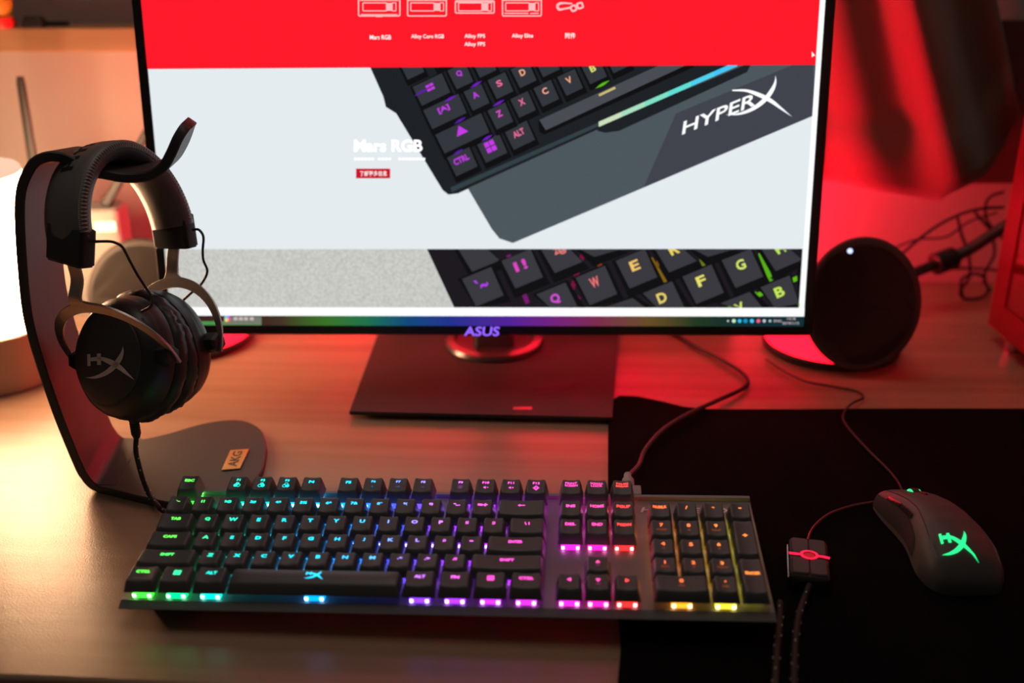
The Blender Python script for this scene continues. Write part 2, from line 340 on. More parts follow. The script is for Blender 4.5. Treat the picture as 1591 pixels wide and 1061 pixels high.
gl = [((820, 470), (790, 395), (120, 25, 110)), ((905, 395), (880, 477), (120, 20, 60)), ((885, 477), (900, 460), (130, 20, 90)), ((955, 475), (925, 392), (140, 55, 15)), ((1010, 430), (1030, 392), (120, 80, 15)), ((1010, 400), (1055, 475), (130, 100, 10)), ((1085, 392), (1120, 470), (110, 130, 15)), ((1170, 460), (1240, 430), (95, 190, 20)), ((1180, 392), (1195, 430), (90, 180, 20)), ((1130, 475), (1175, 455), (110, 170, 15)), ((1190, 430), (1240, 475), (80, 170, 20))]
for i, (a, b, c) in enumerate(gl):
    spoly_pts = xf2(stroke([(0, 0, 7), (b[0]-a[0], a[1]-b[1], 7)], 1)); sput(spoly_pts, a[0], a[1], 0, scrm('gap%d' % i, c), 36)
kc2 = scrm('shot_key_b', (58, 58, 64))
bm.faces.ensure_lookup_table(); n_before = len(bm.faces)
for i, (x, y, s, c, _) in enumerate(K2): skey(x, y, 1, s, c, f1, f2, 37+3*(i % 3), 16, A2, kc2)
bm.faces.ensure_lookup_table()
for f in bm.faces[n_before:]:      # the keys are cut off where the picture ends
    for v in f.verts: v.co.x = min(v.co.x, xb); v.co.z = max(min(v.co.z, z2), z3)
dead = [f for f in bm.faces[n_before:] if f.calc_area() < 1e-9]
bmesh.ops.delete(bm, geom=dead, context='FACES')
spoly([(-SWD, z4), (SWD, z4), (SWD, z3), (-SWD, z3)], s_wh, 50, True)
spoly([(xr, z4), (SWD-.0003, z4), (SWD-.0003, zt), (xr, zt)], s_wh, 51, True)
# task bar with the keyboard's rainbow reflection painted in, and icons
mtb = mat('task_bar_reflection', (.01, .01, .01), .3, emit=(1, 1, 1), es=.9); nt = mtb.node_tree; tcn = nt.nodes.new('ShaderNodeTexCoord'); sx = nt.nodes.new('ShaderNodeSeparateXYZ'); mr = nt.nodes.new('ShaderNodeMapRange')
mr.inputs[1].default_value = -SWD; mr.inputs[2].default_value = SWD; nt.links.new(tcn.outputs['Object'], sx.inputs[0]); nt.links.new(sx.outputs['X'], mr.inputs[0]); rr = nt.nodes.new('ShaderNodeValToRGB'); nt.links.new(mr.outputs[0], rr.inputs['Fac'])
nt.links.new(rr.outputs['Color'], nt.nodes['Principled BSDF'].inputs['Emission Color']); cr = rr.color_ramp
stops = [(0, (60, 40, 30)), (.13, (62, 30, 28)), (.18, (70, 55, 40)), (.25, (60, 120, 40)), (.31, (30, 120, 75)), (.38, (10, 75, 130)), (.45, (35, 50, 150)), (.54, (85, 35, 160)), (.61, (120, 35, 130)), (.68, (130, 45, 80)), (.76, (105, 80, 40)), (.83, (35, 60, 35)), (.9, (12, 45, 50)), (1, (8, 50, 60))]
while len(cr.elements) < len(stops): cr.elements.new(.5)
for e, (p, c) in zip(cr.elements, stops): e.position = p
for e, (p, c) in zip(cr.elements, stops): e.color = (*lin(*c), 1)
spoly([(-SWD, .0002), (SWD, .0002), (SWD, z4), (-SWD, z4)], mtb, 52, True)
sput(rect2(-56, 56, -3, 3), 352, 500.5, 0, scrm('bar_green', (75, 150, 75)), 53); sput(rect2(-29, 29, -6, 6), 379, 496.5, 0, scrm('bar_tab', (120, 125, 110)), 54)
disc = lambda r, n=12: ([(r*cos(2*pi*k/n), r*sin(2*pi*k/n)) for k in range(n)], [tuple(range(n))])
sput(disc(4.5), 296, 493.5, 0, scrm('icon_yellow', (240, 210, 100)), 55)
for k, c in enumerate(((255, 90, 90), (255, 230, 110), (90, 220, 230), (200, 80, 230))): sput(disc(3.2), 355.5+2.2*cos(k*pi/2+.7), 493.5+2.2*sin(k*pi/2+.7), 0, scrm('icon_%d' % k, c), 55)
for x in (306, 368, 376, 384, 393): sput(rect2(-3, 3, -2.6, 2.6), x, 493.5, 0, scrm('bar_text', (200, 185, 185)), 55)
for x, r, c in ((1130, 1.5, (220, 220, 220)), (1139, 3, (200, 240, 200)), (1148, 3, (60, 190, 240)), (1157, 3.4, (20, 150, 200)), (1167, 3.2, (80, 200, 250)), (1177, 3, (250, 100, 140)), (1186, 2.6, (200, 200, 210)), (1195, 2.2, (170, 190, 195))): sput(disc(r), x, 497, 0, scrm('tray%d' % x, c), 55)
stext('ENG', 12, 4, 1207, 497, scrm('bar_text', (200, 185, 185)), 55); stext('14:18', 13, 4, 1228, 493.5, scrm('bar_text', (200, 185, 185)), 55); stext('2019/1/15', 26, 4, 1227, 500.5, scrm('bar_text', (200, 185, 185)), 55)
scr = obj('screen', bm, SM, t, smooth=False, label='lit web page about keyboards in red and white')
# stand: flat plate base, swivel, neck
bm = bmesh.new(); NB = Matrix.Identity(4)
inv = MON.inverted()
def plate(bm, poly, z0, z1, inset=0, mi=0):
    a = [bm.verts.new(inv @ Vector((x, y, z0))) for x, y in poly]; b = [bm.verts.new(inv @ Vector((x, y, z1))) for x, y in poly]; n = len(poly)
    bm.faces.new(a[::-1]).material_index = mi; bm.faces.new(b).material_index = mi
    for i in range(n): bm.faces.new((a[i], a[(i+1) % n], b[(i+1) % n], b[i])).material_index = mi
FL, FR, BR_, BL_ = atz(543, 639, .008), atz(951, 648, .008), atz(961, 522, .008), atz(585, 524, .008)
def ext(p, q, k): return p+(q-p)*k
BR2, BL2 = ext(FR, BR_, 1.12), ext(FL, BL_, 1.12)
plate(bm, [(FL.x, FL.y), (FR.x, FR.y), (BR2.x, BR2.y), (BL2.x, BL2.y)], .0045, .008)
q = [FL.lerp(BR2, .06), FR.lerp(BL2, .06), BR2.lerp(FL, .06), BL2.lerp(FR, .06)]
plate(bm, [(p.x, p.y) for p in q], 0, .0045)
sb = obj('stand_base', bm, mat('stand_metal', (.060, .050, .050), .7, 0, bump=.05, bscale=800, spec=.2), t, label='flat dark trapezoid foot plate')
bm = bmesh.new(); E1 = atz(866, 607, .0083)
vf = merge2([stroke([(-.03, -.004, 0), (-.01, .006, .005), (.02, .012, .002), (.035, .013, 0)]), stroke([(-.028, -.008, .001), (-.005, -.004, .004), (.012, .004, .003), (.02, .006, 0)]), stroke([(-.02, -.012, 0), (.0, -.01, .003), (.02, -.002, 0)])])
put(bm, vf, lambda x, y: inv @ Vector((E1.x+x, E1.y+y*1.4, .0083))); obj('base_emblem', bm, mat('emblem_dark', (.035, .028, .028), .62, spec=.25), sb)
bm = bmesh.new(); E2 = atz(812, 634, .0083); put(bm, rect2(-.009, .009, -.003, .003), lambda x, y: inv @ Vector((E2.x+x, E2.y+y, .0083))); obj('base_mark', bm, mat('mark_grey', (.25, .22, .2), .3, .8), sb)
bm = bmesh.new(); box(bm, -.13, .25, 1.115, 1.127, .03, .042, M=inv); obj('added_light_bar', bm, glow('bar_red', (1, .004, .036), 560), t, label='added red light bar hidden behind the monitor')  # unseen bar added to throw red on the wall and desk
bm = bmesh.new(); box(bm, -.03, .02, 1.100, 1.113, .028, .05, M=inv); box(bm, -.135, .255, 1.112, 1.115, .004, .052, M=inv); obj('added_light_shield', bm, BLK, t)  # unseen shield added to keep the bar's red off the front
bm = bmesh.new(); PC_ = atz(768, 528, .012); MP = inv @ Matrix.Translation((PC_.x, PC_.y, 0))
lathe(bm, [(.053, .008), (.054, .010), (.052, .014), (.044, .015), (.042, .011), (.036, .010)], 48, M=MP); obj('swivel_ring', bm, mat('swivel_metal', (.2, .15, .15), .3, .8), t)
bm = bmesh.new(); 
loft(bm, [[inv @ (Vector((PC_.x+x, PC_.y+y+dy, z))) for x, y in rrect(w, d, .006)] for w, d, z, dy in ((.044, .035, .009, 0), (.04, .03, .06, .01), (.045, .028, .16, .03), (.07, .03, .25, .04))]); obj('stand_neck', bm, mat('neck_metal', (.08, .07, .07), .35, .6), t)

# ------------------------------------------------------------------ keyboard
U = .01905
KBM = Matrix.Translation((-.2607, .5713, .0264)) @ Matrix.Rotation(radians(-3.91), 4, 'Z') @ Matrix.Rotation(radians(5.73), 4, 'X') @ Matrix.Rotation(radians(-.87), 4, 'Y') @ Matrix.Scale(.98, 4)
kb = thing('keyboard', 'black mechanical keyboard with rainbow backlit keys in the foreground', 'keyboard', KBM)
PZ = -.0065; G = .125; X0, X1, Y0, Y1 = -.12*U, 22.9*U, -.0044, 6.42*U
bm = bmesh.new()
def kloop(dx, dy0, dy1, z): return [Vector(p) for p in ((X0-dx, Y0-dy0, z), (X1+dx, Y0-dy0, z), (X1+dx, Y1+dy1, z), (X0-dx, Y1+dy1, z))]
def floop(dx, y0, z0, dy1, z1): return [Vector(p) for p in ((X0-dx, y0, z0), (X1+dx, y0, z0), (X1+dx, Y1+dy1, z1), (X0-dx, Y1+dy1, z1))]
loft(bm, [kloop(-.014, -.016, -.006, -.0215), kloop(-.005, -.005, -.003, -.0135), floop(.0008, Y0, PZ-.0042, 0, PZ-.0015)]); obj('case', bm, mat('case_black', (.02, .02, .021), .5), kb, bevel=.0008)
bm = bmesh.new()
loft(bm, [floop(.0008, Y0, PZ-.0042, 0, PZ-.0015), floop(.0008, Y0, PZ-.0038, 0, PZ-.0005), floop(0, .0004, PZ, 0, PZ)]); 
box(bm, X0, X1, Y1-.003, Y1, PZ-.001, PZ+.003)
obj('top_plate', bm, mat('steel_plate', (.21, .195, .195), .45, .25, bump=.06, bscale=1800), kb, bevel=.0006, label='exposed dark steel plate under the keys')
bm = bmesh.new()
for i, ch in enumerate('HYPERX'): put(bm, text2d(ch, .0085, .02, 1.6, .2), lambda x, y, i=i: Vector(((18.55+G*2+.05+i*.62)*U+x, 5.62*U+y, PZ+.0003)))
obj('plate_logo', bm, mat('logo_silver', (.7, .65, .6), .3, .6), kb)
for x in (.8, 21.8):
    bm = bmesh.new(); P0 = Vector((x*U, Y1-.016, -.0205)); g = KBM.inverted() @ Vector(((KBM @ P0).x, (KBM @ P0).y, .001 if x < 5 else .0055))
    loft(bm, [[P0+Vector((a*1.3, b, .001)) for a, b in rrect(.02, .008, .002)], [g+Vector((a, b, 0)) for a, b in rrect(.018, .006, .002)]]); obj('foot', bm, BLK, kb)
for x in (1.2, 21.4):
    bm = bmesh.new(); P0 = Vector((x*U, Y0+.026, -.0205)); g = KBM.inverted() @ Vector(((KBM @ P0).x, (KBM @ P0).y, .0003 if x < 5 else .0052))
    loft(bm, [[P0+Vector((a*1.1, b, .001)) for a, b in rrect(.03, .008, .002)], [g+Vector((a, b, 0)) for a, b in rrect(.03, .008, .002)]]); obj('front_foot', bm, RUB, kb)
# colour along the board
def ramp(st, u):
    for (a, ca), (b, cb) in zip(st, st[1:]):
        if u <= b: k = max(0, (u-a)/(b-a)); return tuple(ca[i]*(1-k)+cb[i]*k for i in range(3))
    return st[-1][1]
LEG = [(0, (.16, 1, .05)), (1.2, (.10, 1, .12)), (2.2, (.02, 1, .42)), (3.2, (0, .85, .7)), (6, (0, .72, 1)), (8.5, (.03, .45, 1)), (9.8, (.25, .25, 1)), (11, (.8, .16, 1)), (13, (1, .08, .6)), (15.5, (1, .07, .55)), (16.6, (1, .07, .42)), (17.9, (1, .05, .06)), (19, (1, .13, .04)), (21, (1, .22, .04)), (23, (1, .3, .04))]
LEDC = [(0, (.10, 1, .03)), (1, (.03, 1, .06)), (2, (.0, 1, .25)), (3.2, (0, .8, .6)), (5, (0, .5, 1)), (7.5, (0, .28, 1)), (9.3, (.05, .08, 1)), (10.8, (.25, .04, 1)), (13, (.45, .03, 1)), (15.8, (.9, .02, .75)), (16.9, (1, .015, .35)), (17.9, (1, .01, .03)), (19, (1, .2, .01)), (20.3, (1, .42, .02)), (21.5, (.85, .7, .03)), (23, (.6, .8, .03))]
def legm(u): i = round(u*1.5); return glow('legend_glow_%02d' % i, ramp(LEG, i/1.5), 2.2)
def legdim(u): i = round(u*1.5); return glow('legend_dim_%02d' % i, ramp(LEG, i/1.5), .22)
def ledm(u): i = round(u*1.5); return glow('led_glow_%02d' % i, ramp(LEDC, i/1.5), LED_S*.6)
def hotm(u):
    i = round(u*1.5); c = ramp(LEDC, i/1.5); return glow('led_hot_%02d' % i, tuple(min(1, v*.8+.2) for v in c), LED_S*3.6)
LED_S = 3.2
#        ztop(mm) tilt(deg) by row; 5=F row .. 0=bottom
PROF = {5: (10.4, 10), 4: (10.4, 10), 3: (9.0, 7), 2: (8.0, 3), 1: (7.8, 0), 0: (8.3, 3)}
VC = {5: 5.86, 4: 4.5, 3: 3.5, 2: 2.5, 1: 1.5, 0: .5}
_kc = {}
def key_mesh(u, row, leg, ucol, h=1, space=False):
    bm = bmesh.new(); zt_, tl = PROF[row]; zt_ /= 1000; tl = radians(tl); w = u*U-.0009; d = h*U-.0009; tw = w-.0052; td = d-.0044; yo = .0009
    if h > 1: tl *= .5
    def top(x, y):
        q = x/(tw/2)
        z = zt_+(y-yo)*math.tan(tl)
        if space: return z-.0012*((y-yo)/(td/2))**2+.0003
        return z-.00095*(1-min(1, q*q))+.0004
    N4 = 5; lo = rrect_s(w, d, .0012, N4); mid = rrect_s(w-.0006, d-.0006, .0015, N4)
    lp = [[Vector((x, y, 0)) for x, y in lo], [Vector((x, y, .0012)) for x, y in mid]]
    for k in (.55, .92):
        a = rrect_s(w+(tw-w)*k+.0002, d+(td-d)*k+.0002, .0016, N4); lp.append([Vector((x, y+yo*k, .0012+(top(x, y+yo)-.0012)*k)) for x, y in a])
    for s in (1.0, .95):
        a = rrect_s(tw*s if s == 1 else tw-.0012, td*s if s == 1 else td-.0012, .0016, N4); lp.append([Vector((x, y+yo, top(x, y+yo)-(.00025 if s == 1 else 0))) for x, y in a])
    R = loft(bm, lp, 0, cap=False)
    # concave top: grid of strips
    n = 14; hx_, hy_ = (tw-.0012)/2, (td-.0012)/2; bm.faces.new(R[0][::-1])
    prev = R[-1]
    for s in (.86, .7, .55, .4, .25, .12):
        nl = [bm.verts.new((v.co.x*s, yo+(v.co.y-yo)*s, top(v.co.x*s, yo+(v.co.y-yo)*s))) for v in R[-1]]
        m = len(nl)
        for j in range(m): bm.faces.new((prev[j], prev[(j+1) % m], nl[(j+1) % m], nl[j]))
        prev = nl
    bm.faces.new(prev)
    for vf, dim in leg:
        put(bm, vf, lambda x, y: Vector((x, y+yo, top(x, y+yo)+.00012)), 2 if dim else 1)
    return bm
def tfit(s, h, wmax=None, bold=.03, sx=1.25):
    V, F = text2d(s, 1, bold, sx)
    if not V: return [], []
    hh = max(v[1] for v in V)-min(v[1] for v in V); ww = max(v[0] for v in V)-min(v[0] for v in V); k = h/hh; kx = k if not wmax or ww*k < wmax else wmax/ww
    return [(x*kx, y*k) for x, y in V], F
def ring(r, t): n = 20; return [(q*cos(2*pi*k/n), q*sin(2*pi*k/n)) for q in (r, r-t) for k in range(n)], [(k, (k+1) % n, (k+1) % n+n, k+n) for k in range(n)]
def fdisc(r): n = 14; return [(r*cos(2*pi*k/n), r*sin(2*pi*k/n)) for k in range(n)], [tuple(range(n))]
def tri2(a): return xf2(([(0, 1), (-.95, -.65), (.95, -.65)], [(0, 1, 2)]), 1, 0, 0, a)
LY0 = .0021
def legend(s, u):
    L = []
    if s == 'WIN':
        for dx in (-1, 1):
            for dy in (-1, 1): L.append((rect2(dx*.0013-.0011, dx*.0013+.0011, LY0-.0004+dy*.0011-.0009, LY0-.0004+dy*.0011+.0009), 0))
    elif s == 'MENU': L += [(xf2(frame2(.0046, .0042, .0006, .0006), 1, 0, LY0-.0004), 0)]+[(rect2(-.0015, .0015, LY0-.0004+k*.0011-.00025, LY0-.0004+k*.0011+.00025), 0) for k in (-1, 0, 1)]
    elif s == 'BKSP': L += [(rect2(-.0012, .0024, LY0-.0003, LY0+.0003), 0), (xf2(tri2(pi/2), .0011, -.0018, LY0), 0)]
    elif s in ('^', 'v', '<', '>'):
        a = {'^': 0, 'v': pi, '<': pi/2, '>': -pi/2}[s]; L.append((xf2(tri2(a), .0017, 0, LY0-.0003), 0))
        if s in '^v': L.append((rect2(-.0013, .0013, LY0-.0043, LY0-.0034), 1))
    elif s == 'SPACE': L.append((xf2(hx_logo(.0135), 1, 0, LY0-.0012), 0))
    elif '|' in s and len(s) > 2:
        a, b = s.split('|'); L.append((xf2(tfit(a, .0022 if a[0] == 'F' else .0010 if a == '.' else .0030, .0085), 1, 0, LY0+(.0012 if a[0] == 'F' else .0004)), 0))
        if b in ('o1', 'o2', 'o3'):
            k = int(b[1])
            for j, (dx, dy) in enumerate(((0, .0009), (-.0012, -.0008), (.0012, -.0008))):
                L.append((xf2(fdisc(.0014) if (j != k-1) == (k == 2) or (k != 2 and j == (1 if k == 1 else 2)) else ring(.0015, .00035), 1, dx, LY0-.0036+dy), 0))
        elif b == 'eye': L += [(xf2(ring(.0018, .0004), 1, 0, LY0-.0035), 1), (xf2(fdisc(.0009), 1, 0, LY0-.0035), 1)]
        elif b == 'pad': L += [(xf2(ring(.0018, .0004), 1, 0, LY0-.0036), 0), (xf2(frame2(.002, .002, .0004, .0004), 1, 0, LY0-.0036), 0)]+[(xf2(rect2(-.0025, -.0017, -.0002, .0002), 1, 0, LY0-.0036, k*pi/2), 0) for k in range(4)]
        elif b in ('v-', 'v+'):
            L += [(xf2(tri2(pi/2), .0012, -.0006, LY0-.0036), 0), (rect2(.0008, .0022, LY0-.0038, LY0-.0034), 0)]
            if b == 'v+': L.append((rect2(.0013, .0017, LY0-.0043, LY0-.0029), 0))
        else: L.append((xf2(tfit(b, .0016, .008), 1, 0, LY0-.0040), 1))
    elif '\n' in s:
        a, b = s.split('\n'); L += [(xf2(tfit(a, 0.0019, .0095, .02), 1, 0, LY0+.0014), 0), (xf2(tfit(b, 0.0019, .0095, .02), 1, 0, LY0-.0010), 0)]
    elif s: L.append((xf2(tfit(s, {'-': .0008, '*': .0018, '\'"': .0012, '`~': .0014, '-_': .0020, '+': .0026, '/': .0030}.get(s, .0032 if len(s) == 1 else .0026), None if len(s) < 3 else min(.0098, .0025*len(s)), .035, 1.35), 1, 0, LY0), 0))
    return L
KEYS = []
def row(r, x, items):
    for it in items:
        if isinstance(it, (int, float)): x += it; continue
        s, w = (it, 1) if isinstance(it, str) else it
        KEYS.append((x+w/2, VC[r], w, r, s, 1)); x += w
    return x
row(5, 0, ['ESC', 1, 'F1|o1', 'F2|o2', 'F3|o3', 'F4', .5, 'F5', 'F6|K', 'F7|>/II', 'F8|>I', .5, 'F9|eye', 'F10|v-', 'F11|v+', 'F12|pad'])
row(4, 0, ['`~', '1!', '2@', '3#', '4$', '5%', '6^', '7&', '8*', '9(', '0)', '-_', '=+', ('BKSP', 2)])
row(3, 0, [('TAB', 1.5), 'Q', 'W', 'E', 'R', 'T', 'Y', 'U', 'I', 'O', 'P', '[{', ']}', ('\\ I', 1.5)])
row(2, 0, [('CAPS', 1.75), 'A', 'S', 'D', 'F', 'G', 'H', 'J', 'K', 'L', ';:', '\'"', ('ENTER', 2.25)])
row(1, 0, [('SHIFT', 2.25), 'Z', 'X', 'C', 'V', 'B', 'N', 'M', ',<', '.>', '/?', ('SHIFT', 2.75)])
row(0, 0, [('CTRL', 1.25), ('WIN', 1.25), ('ALT', 1.25), ('SPACE', 6.25), ('ALT', 1.25), ('FN', 1.25), ('MENU', 1.25), ('CTRL', 1.25)])
xn = 15.25+G; xp = 18.5+2*G
row(5, xn, ['PRINT\nSCREEN', 'SCROLL\nLOCK', 'PAUSE\nBREAK']); row(4, xn, ['INS', 'HOME', 'PGUP']); row(3, xn, ['DEL', 'END', 'PGDN']); row(1, xn+1, ['^']); row(0, xn, ['<', 'v', '>'])
row(4, xp, ['NUMLK', '/', '*', '-']); row(3, xp, ['7|HOME', '8|^', '9|PGUP']); row(2, xp, ['4|<', '5', '6|>']); row(1, xp, ['1|END', '2|v', '3|PGDN']); row(0, xp, [('0|INS', 2), '.|DEL'])
KEYS.append((xp+3.5, 3.0, 1, 3, '+', 2)); KEYS.append((xp+3.5, 1.0, 1, 1, 'ENTER', 2))
far = []; sw_done = {}; farsw = []
NAMES = {'WIN': 'window symbol', 'MENU': 'menu symbol'}
for kx, kv, w, r, s, h in KEYS:
    bm = key_mesh(w, r, legend(s, w), kx, h, s == 'SPACE'); ms = [KEYM, legm(kx), legdim(kx)]
    loc = Vector((kx*U, kv*U, 0))
    sbm = bmesh.new()   # translucent lit switch under the cap
    loft(sbm, [[Vector((x, y, z)) for x, y in rrect(q, q, .001, 2)] for q, z in ((.0136, PZ), (.0134, PZ+.003), (.0118, PZ+.0050), (.009, -.0003))])
    for sx_ in (-1, 1):
        for sy_ in (-1, 1): box(sbm, sx_*.0052-.0010, sx_*.0052+.0010, sy_*.0067-.0006, sy_*.0067+.0006, PZ+.0008, PZ+.0030, 1)
    if s.startswith(('F1|', 'F2|', 'F3|')) or s == 'F4':
        for b_, lst in ((bm, far), (sbm, farsw)):
            bmesh.ops.translate(b_, verts=b_.verts, vec=loc); lst.append((b_, ms if b_ is bm else [ledm(kx), hotm(kx)]))
        continue
    o = obj('keycap', bm, ms, kb, angle=50); o.location = loc
    if s == 'SPACE': o['label'] = 'long space bar with a glowing cyan emblem'
    o = obj('switch', sbm, [ledm(kx), hotm(kx)], kb, smooth=False); o.location = loc
    if w >= 2 and s not in ('SPACE',): pass
def join(lst, name):
    out = bmesh.new(); ML = []
    for b_, ms in lst:
        vs = {}
        for v in b_.verts: vs[v] = out.verts.new(v.co)
        for f in b_.faces:
            m = ms[f.material_index]
            if m not in ML: ML.append(m)
            nf = out.faces.new([vs[v] for v in f.verts]); nf.material_index = ML.index(m)
        b_.free()
    return obj(name, out, ML, kb, angle=50, kind='stuff')
join(far, 'keycap'); join(farsw, 'switch')

# usb plug and cable of the keyboard
pl0 = KBM @ Vector((18.05*U+G*U, Y1, PZ-.002)); 
t = thing('keyboard_cable', 'dark cable with grey plug leaving the back of the keyboard', 'cable', Matrix.Translation(pl0)); ti = t.matrix_world.inverted(); KR = ti @ (Matrix.Translation(pl0) @ KBM.to_3x3().to_4x4())
bm = bmesh.new(); box(bm, -.0095, .0095, .001, .013, -.004, .0045, M=KR); obj('plug_socket', bm, mat('plug_grey', (.3, .28, .28), .45), t, bevel=.001)
bm = bmesh.new(); lathe(bm, [(.0048, 0), (.0048, .010), (.0032, .012), (.0030, .018)], 20, M=KR @ Matrix.Translation((0, .013, .001)) @ Matrix.Rotation(-pi/2, 4, 'X')); obj('plug', bm, mat('plug_grey', (.3, .28, .28), .45), t)
bm = bmesh.new(); pts = [pl0+KBM.to_3x3() @ Vector((0, .028, .001))]+[atz(x, y, z) for x, y, z in ((993, 722, .012), (1003, 698, .009), (1030, 668, .0085), (1070, 643, .0085), (1115, 622, .006), (1150, 606, .004), (1162, 594, .004), (1150, 577, .004), (1118, 558, .004), (1082, 540, .004), (1060, 526, .004), (1030, 510, .004))]
tube(bm, [ti @ p for p in pts], .0022, 8); obj('cord', bm, mat('braided_cord', (.025, .02, .02), .6), t)

# ------------------------------------------------------------------ mouse pad
t0 = [(945, 640), (948, 622), (962, 613), (990, 614), (1030, 622), (1062, 630), (1100, 634), (1250, 634), (1400, 633), (1591, 633)]
poly = [atz(x, y, .005) for x, y in t0]; poly = [(p.x, p.y) for p in poly]
poly.append((.518, poly[-1][1]-.001))
poly += [(.518, .470), (.061, .497)]; bl = atz(965, 1000, .005); bl2 = atz(945, 760, .005)
poly += [(bl.x, bl.y), (bl2.x+.0, bl2.y)]
bm = bmesh.new(); prism(bm, [(x, y) for x, y in poly][::-1], .0002, .0045)
tag(obj('mouse_pad', bm, mat('pad_cloth', (.004, .004, .004), 1, bump=.3, bscale=1500, spec=.04), bevel=.0012), 'big black cloth mouse pad under mouse and keyboard right half', 'mouse pad')
PZ0 = .0045

# ------------------------------------------------------------------ mouse
MB_ = atz(1478, 905, .02); 
MM = Matrix.Translation((.3125, .6455, PZ0)) @ Matrix.Diagonal((.82, .93, .88, 1))
t = thing('mouse', 'dark gaming mouse with a green glowing emblem on its back', 'mouse', MM)
SEC = [(-.063, .018, .010, 0), (-.060, .027, .019, 0), (-.052, .0325, .029, 0), (-.038, .0345, .0375, -.0005), (-.020, .0335, .041, -.001), (0, .0315, .0405, -.002), (.020, .0305, .036, -.0035), (.038, .031, .029, -.005), (.050, .0315, .023, -.0055), (.058, .031, .019, -.006), (.062, .029, .016, -.006)]
def msec(y):
    for a, b in zip(SEC, SEC[1:]):
        if y <= b[0]: k = max(0, (y-a[0])/(b[0]-a[0])); return [a[i]*(1-k)+b[i]*k for i in range(4)]
    return list(SEC[-1])
def mpt(y, th, off=0):
    _, w, h, dx = msec(y); c, s_ = cos(th), sin(th)
    ex = abs(c)**.75*(1 if c >= 0 else -1); ez = max(0, s_)**.62
    x = (w+off)*ex+dx; waist = 1-.10*math.exp(-((y-.0)/.025)**2)*(1-ez)
    return Vector((x*waist, y, .001+(h+off)*ez+.0035*ez*(-c)))
bm = bmesh.new(); NS = 40; YS = [-.0635+.1255*i/48 for i in range(49)]
loft(bm, [[mpt(y, pi*k/NS) for k in range(NS+1)] for y in YS]); obj('shell', bm, mat('mouse_shell', (.085, .08, .08), .5, bump=.08, bscale=2500, spec=.35), t, angle=60)
bm = bmesh.new()
def patch(bm, ys, ths, off=.0004, mi=0):
    G_ = [[bm.verts.new(mpt(y, th, off)) for th in ths(y)] for y in ys]
    for a, b in zip(G_, G_[1:]):
        for j in range(len(a)-1): bm.faces.new((a[j], a[j+1], b[j+1], b[j])).material_index = mi
patch(bm, [-.022+.080*i/20 for i in range(21)], lambda y: [pi-(.04+(.30+.20*min(1, (y+.022)/.03))*k/8) for k in range(9)], .0006); obj('side_grip', bm, mat('rubber_grip', (.012, .012, .012), .8, bump=.4, bscale=1200), t)
for y0, y1 in ((-.002, .018), (.020, .040)):
    bm = bmesh.new(); patch(bm, [y0+(y1-y0)*i/8 for i in range(9)], lambda y: [pi-(.52+.16*k/4) for k in range(5)], .0013); obj('side_button', bm, mat('gloss_button', (.02, .02, .02), .15), t)
bm = bmesh.new(); P = [mpt(.061-.035*i/14, pi/2, .0001) for i in range(15)]; tube(bm, P, .0012, 6, raw=True); 
for sgn in (-1, 1):
    tube(bm, [mpt(-.05+.11*i/20, pi/2+sgn*(.62+.25*max(0, -(i-10))/10), -.0001) for i in range(21)], .0004, 5, raw=True)
obj('button_seam', bm, BLKG, t)
bm = bmesh.new(); lathe(bm, [(.0085, -.0035), (.0105, -.003), (.0105, .003), (.0085, .0035)], 32, M=Matrix.Translation((-.0075, .040, .0205)) @ Matrix.Rotation(pi/2, 4, 'Y')); wh = obj('scroll_wheel', bm, BLK, t)
for sgn in (-1, 1):
    bm = bmesh.new(); lathe(bm, [(.0078, 0), (.0098, 0), (.0098, .0012), (.0078, .0012)], 32, M=Matrix.Translation((-.0075+sgn*.0037-(.0006), .040, .0205)) @ Matrix.Rotation(pi/2, 4, 'Y'), cap=False); obj('wheel_light', bm, glow('mouse_green', (.02, 1, .28), 1.3), wh)
bm = bmesh.new(); put(bm, xf2(hx_logo(.030), 1, 0, 0, -.07), lambda x, y: Vector((x-.008, -.0445+y*1.15, 0)))
for v in bm.verts:   # lay the emblem on the curved back
    best = None
    for k in range(1, 80):
        th = pi*k/80; p = mpt(v.co.y, th, .0005)
        if best is None or abs(p.x-v.co.x) < abs(best.x-v.co.x): best = p
    v.co.z = best.z+.0003
obj('glowing_emblem', bm, glow('mouse_green', (.02, 1, .28), 1.3), t, label='green glowing emblem')
bm = bmesh.new(); tube(bm, [MM.inverted() @ p for p in [MM @ Vector((-.006, .060, .008)), atz(1397, 752, .009), atz(1380, 730, .007), atz(1345, 695, .0065), atz(1316, 662, .0065), atz(1310, 645, .0065), atz(1322, 628, .0065), atz(1341, 618, .004), atz(1330, 608, .003), atz(1290, 600, .003), atz(1250, 592, .003), atz(1215, 575, .003), atz(1190, 558, .003)]], .0013, 8); obj('cord', bm, RUB, t)

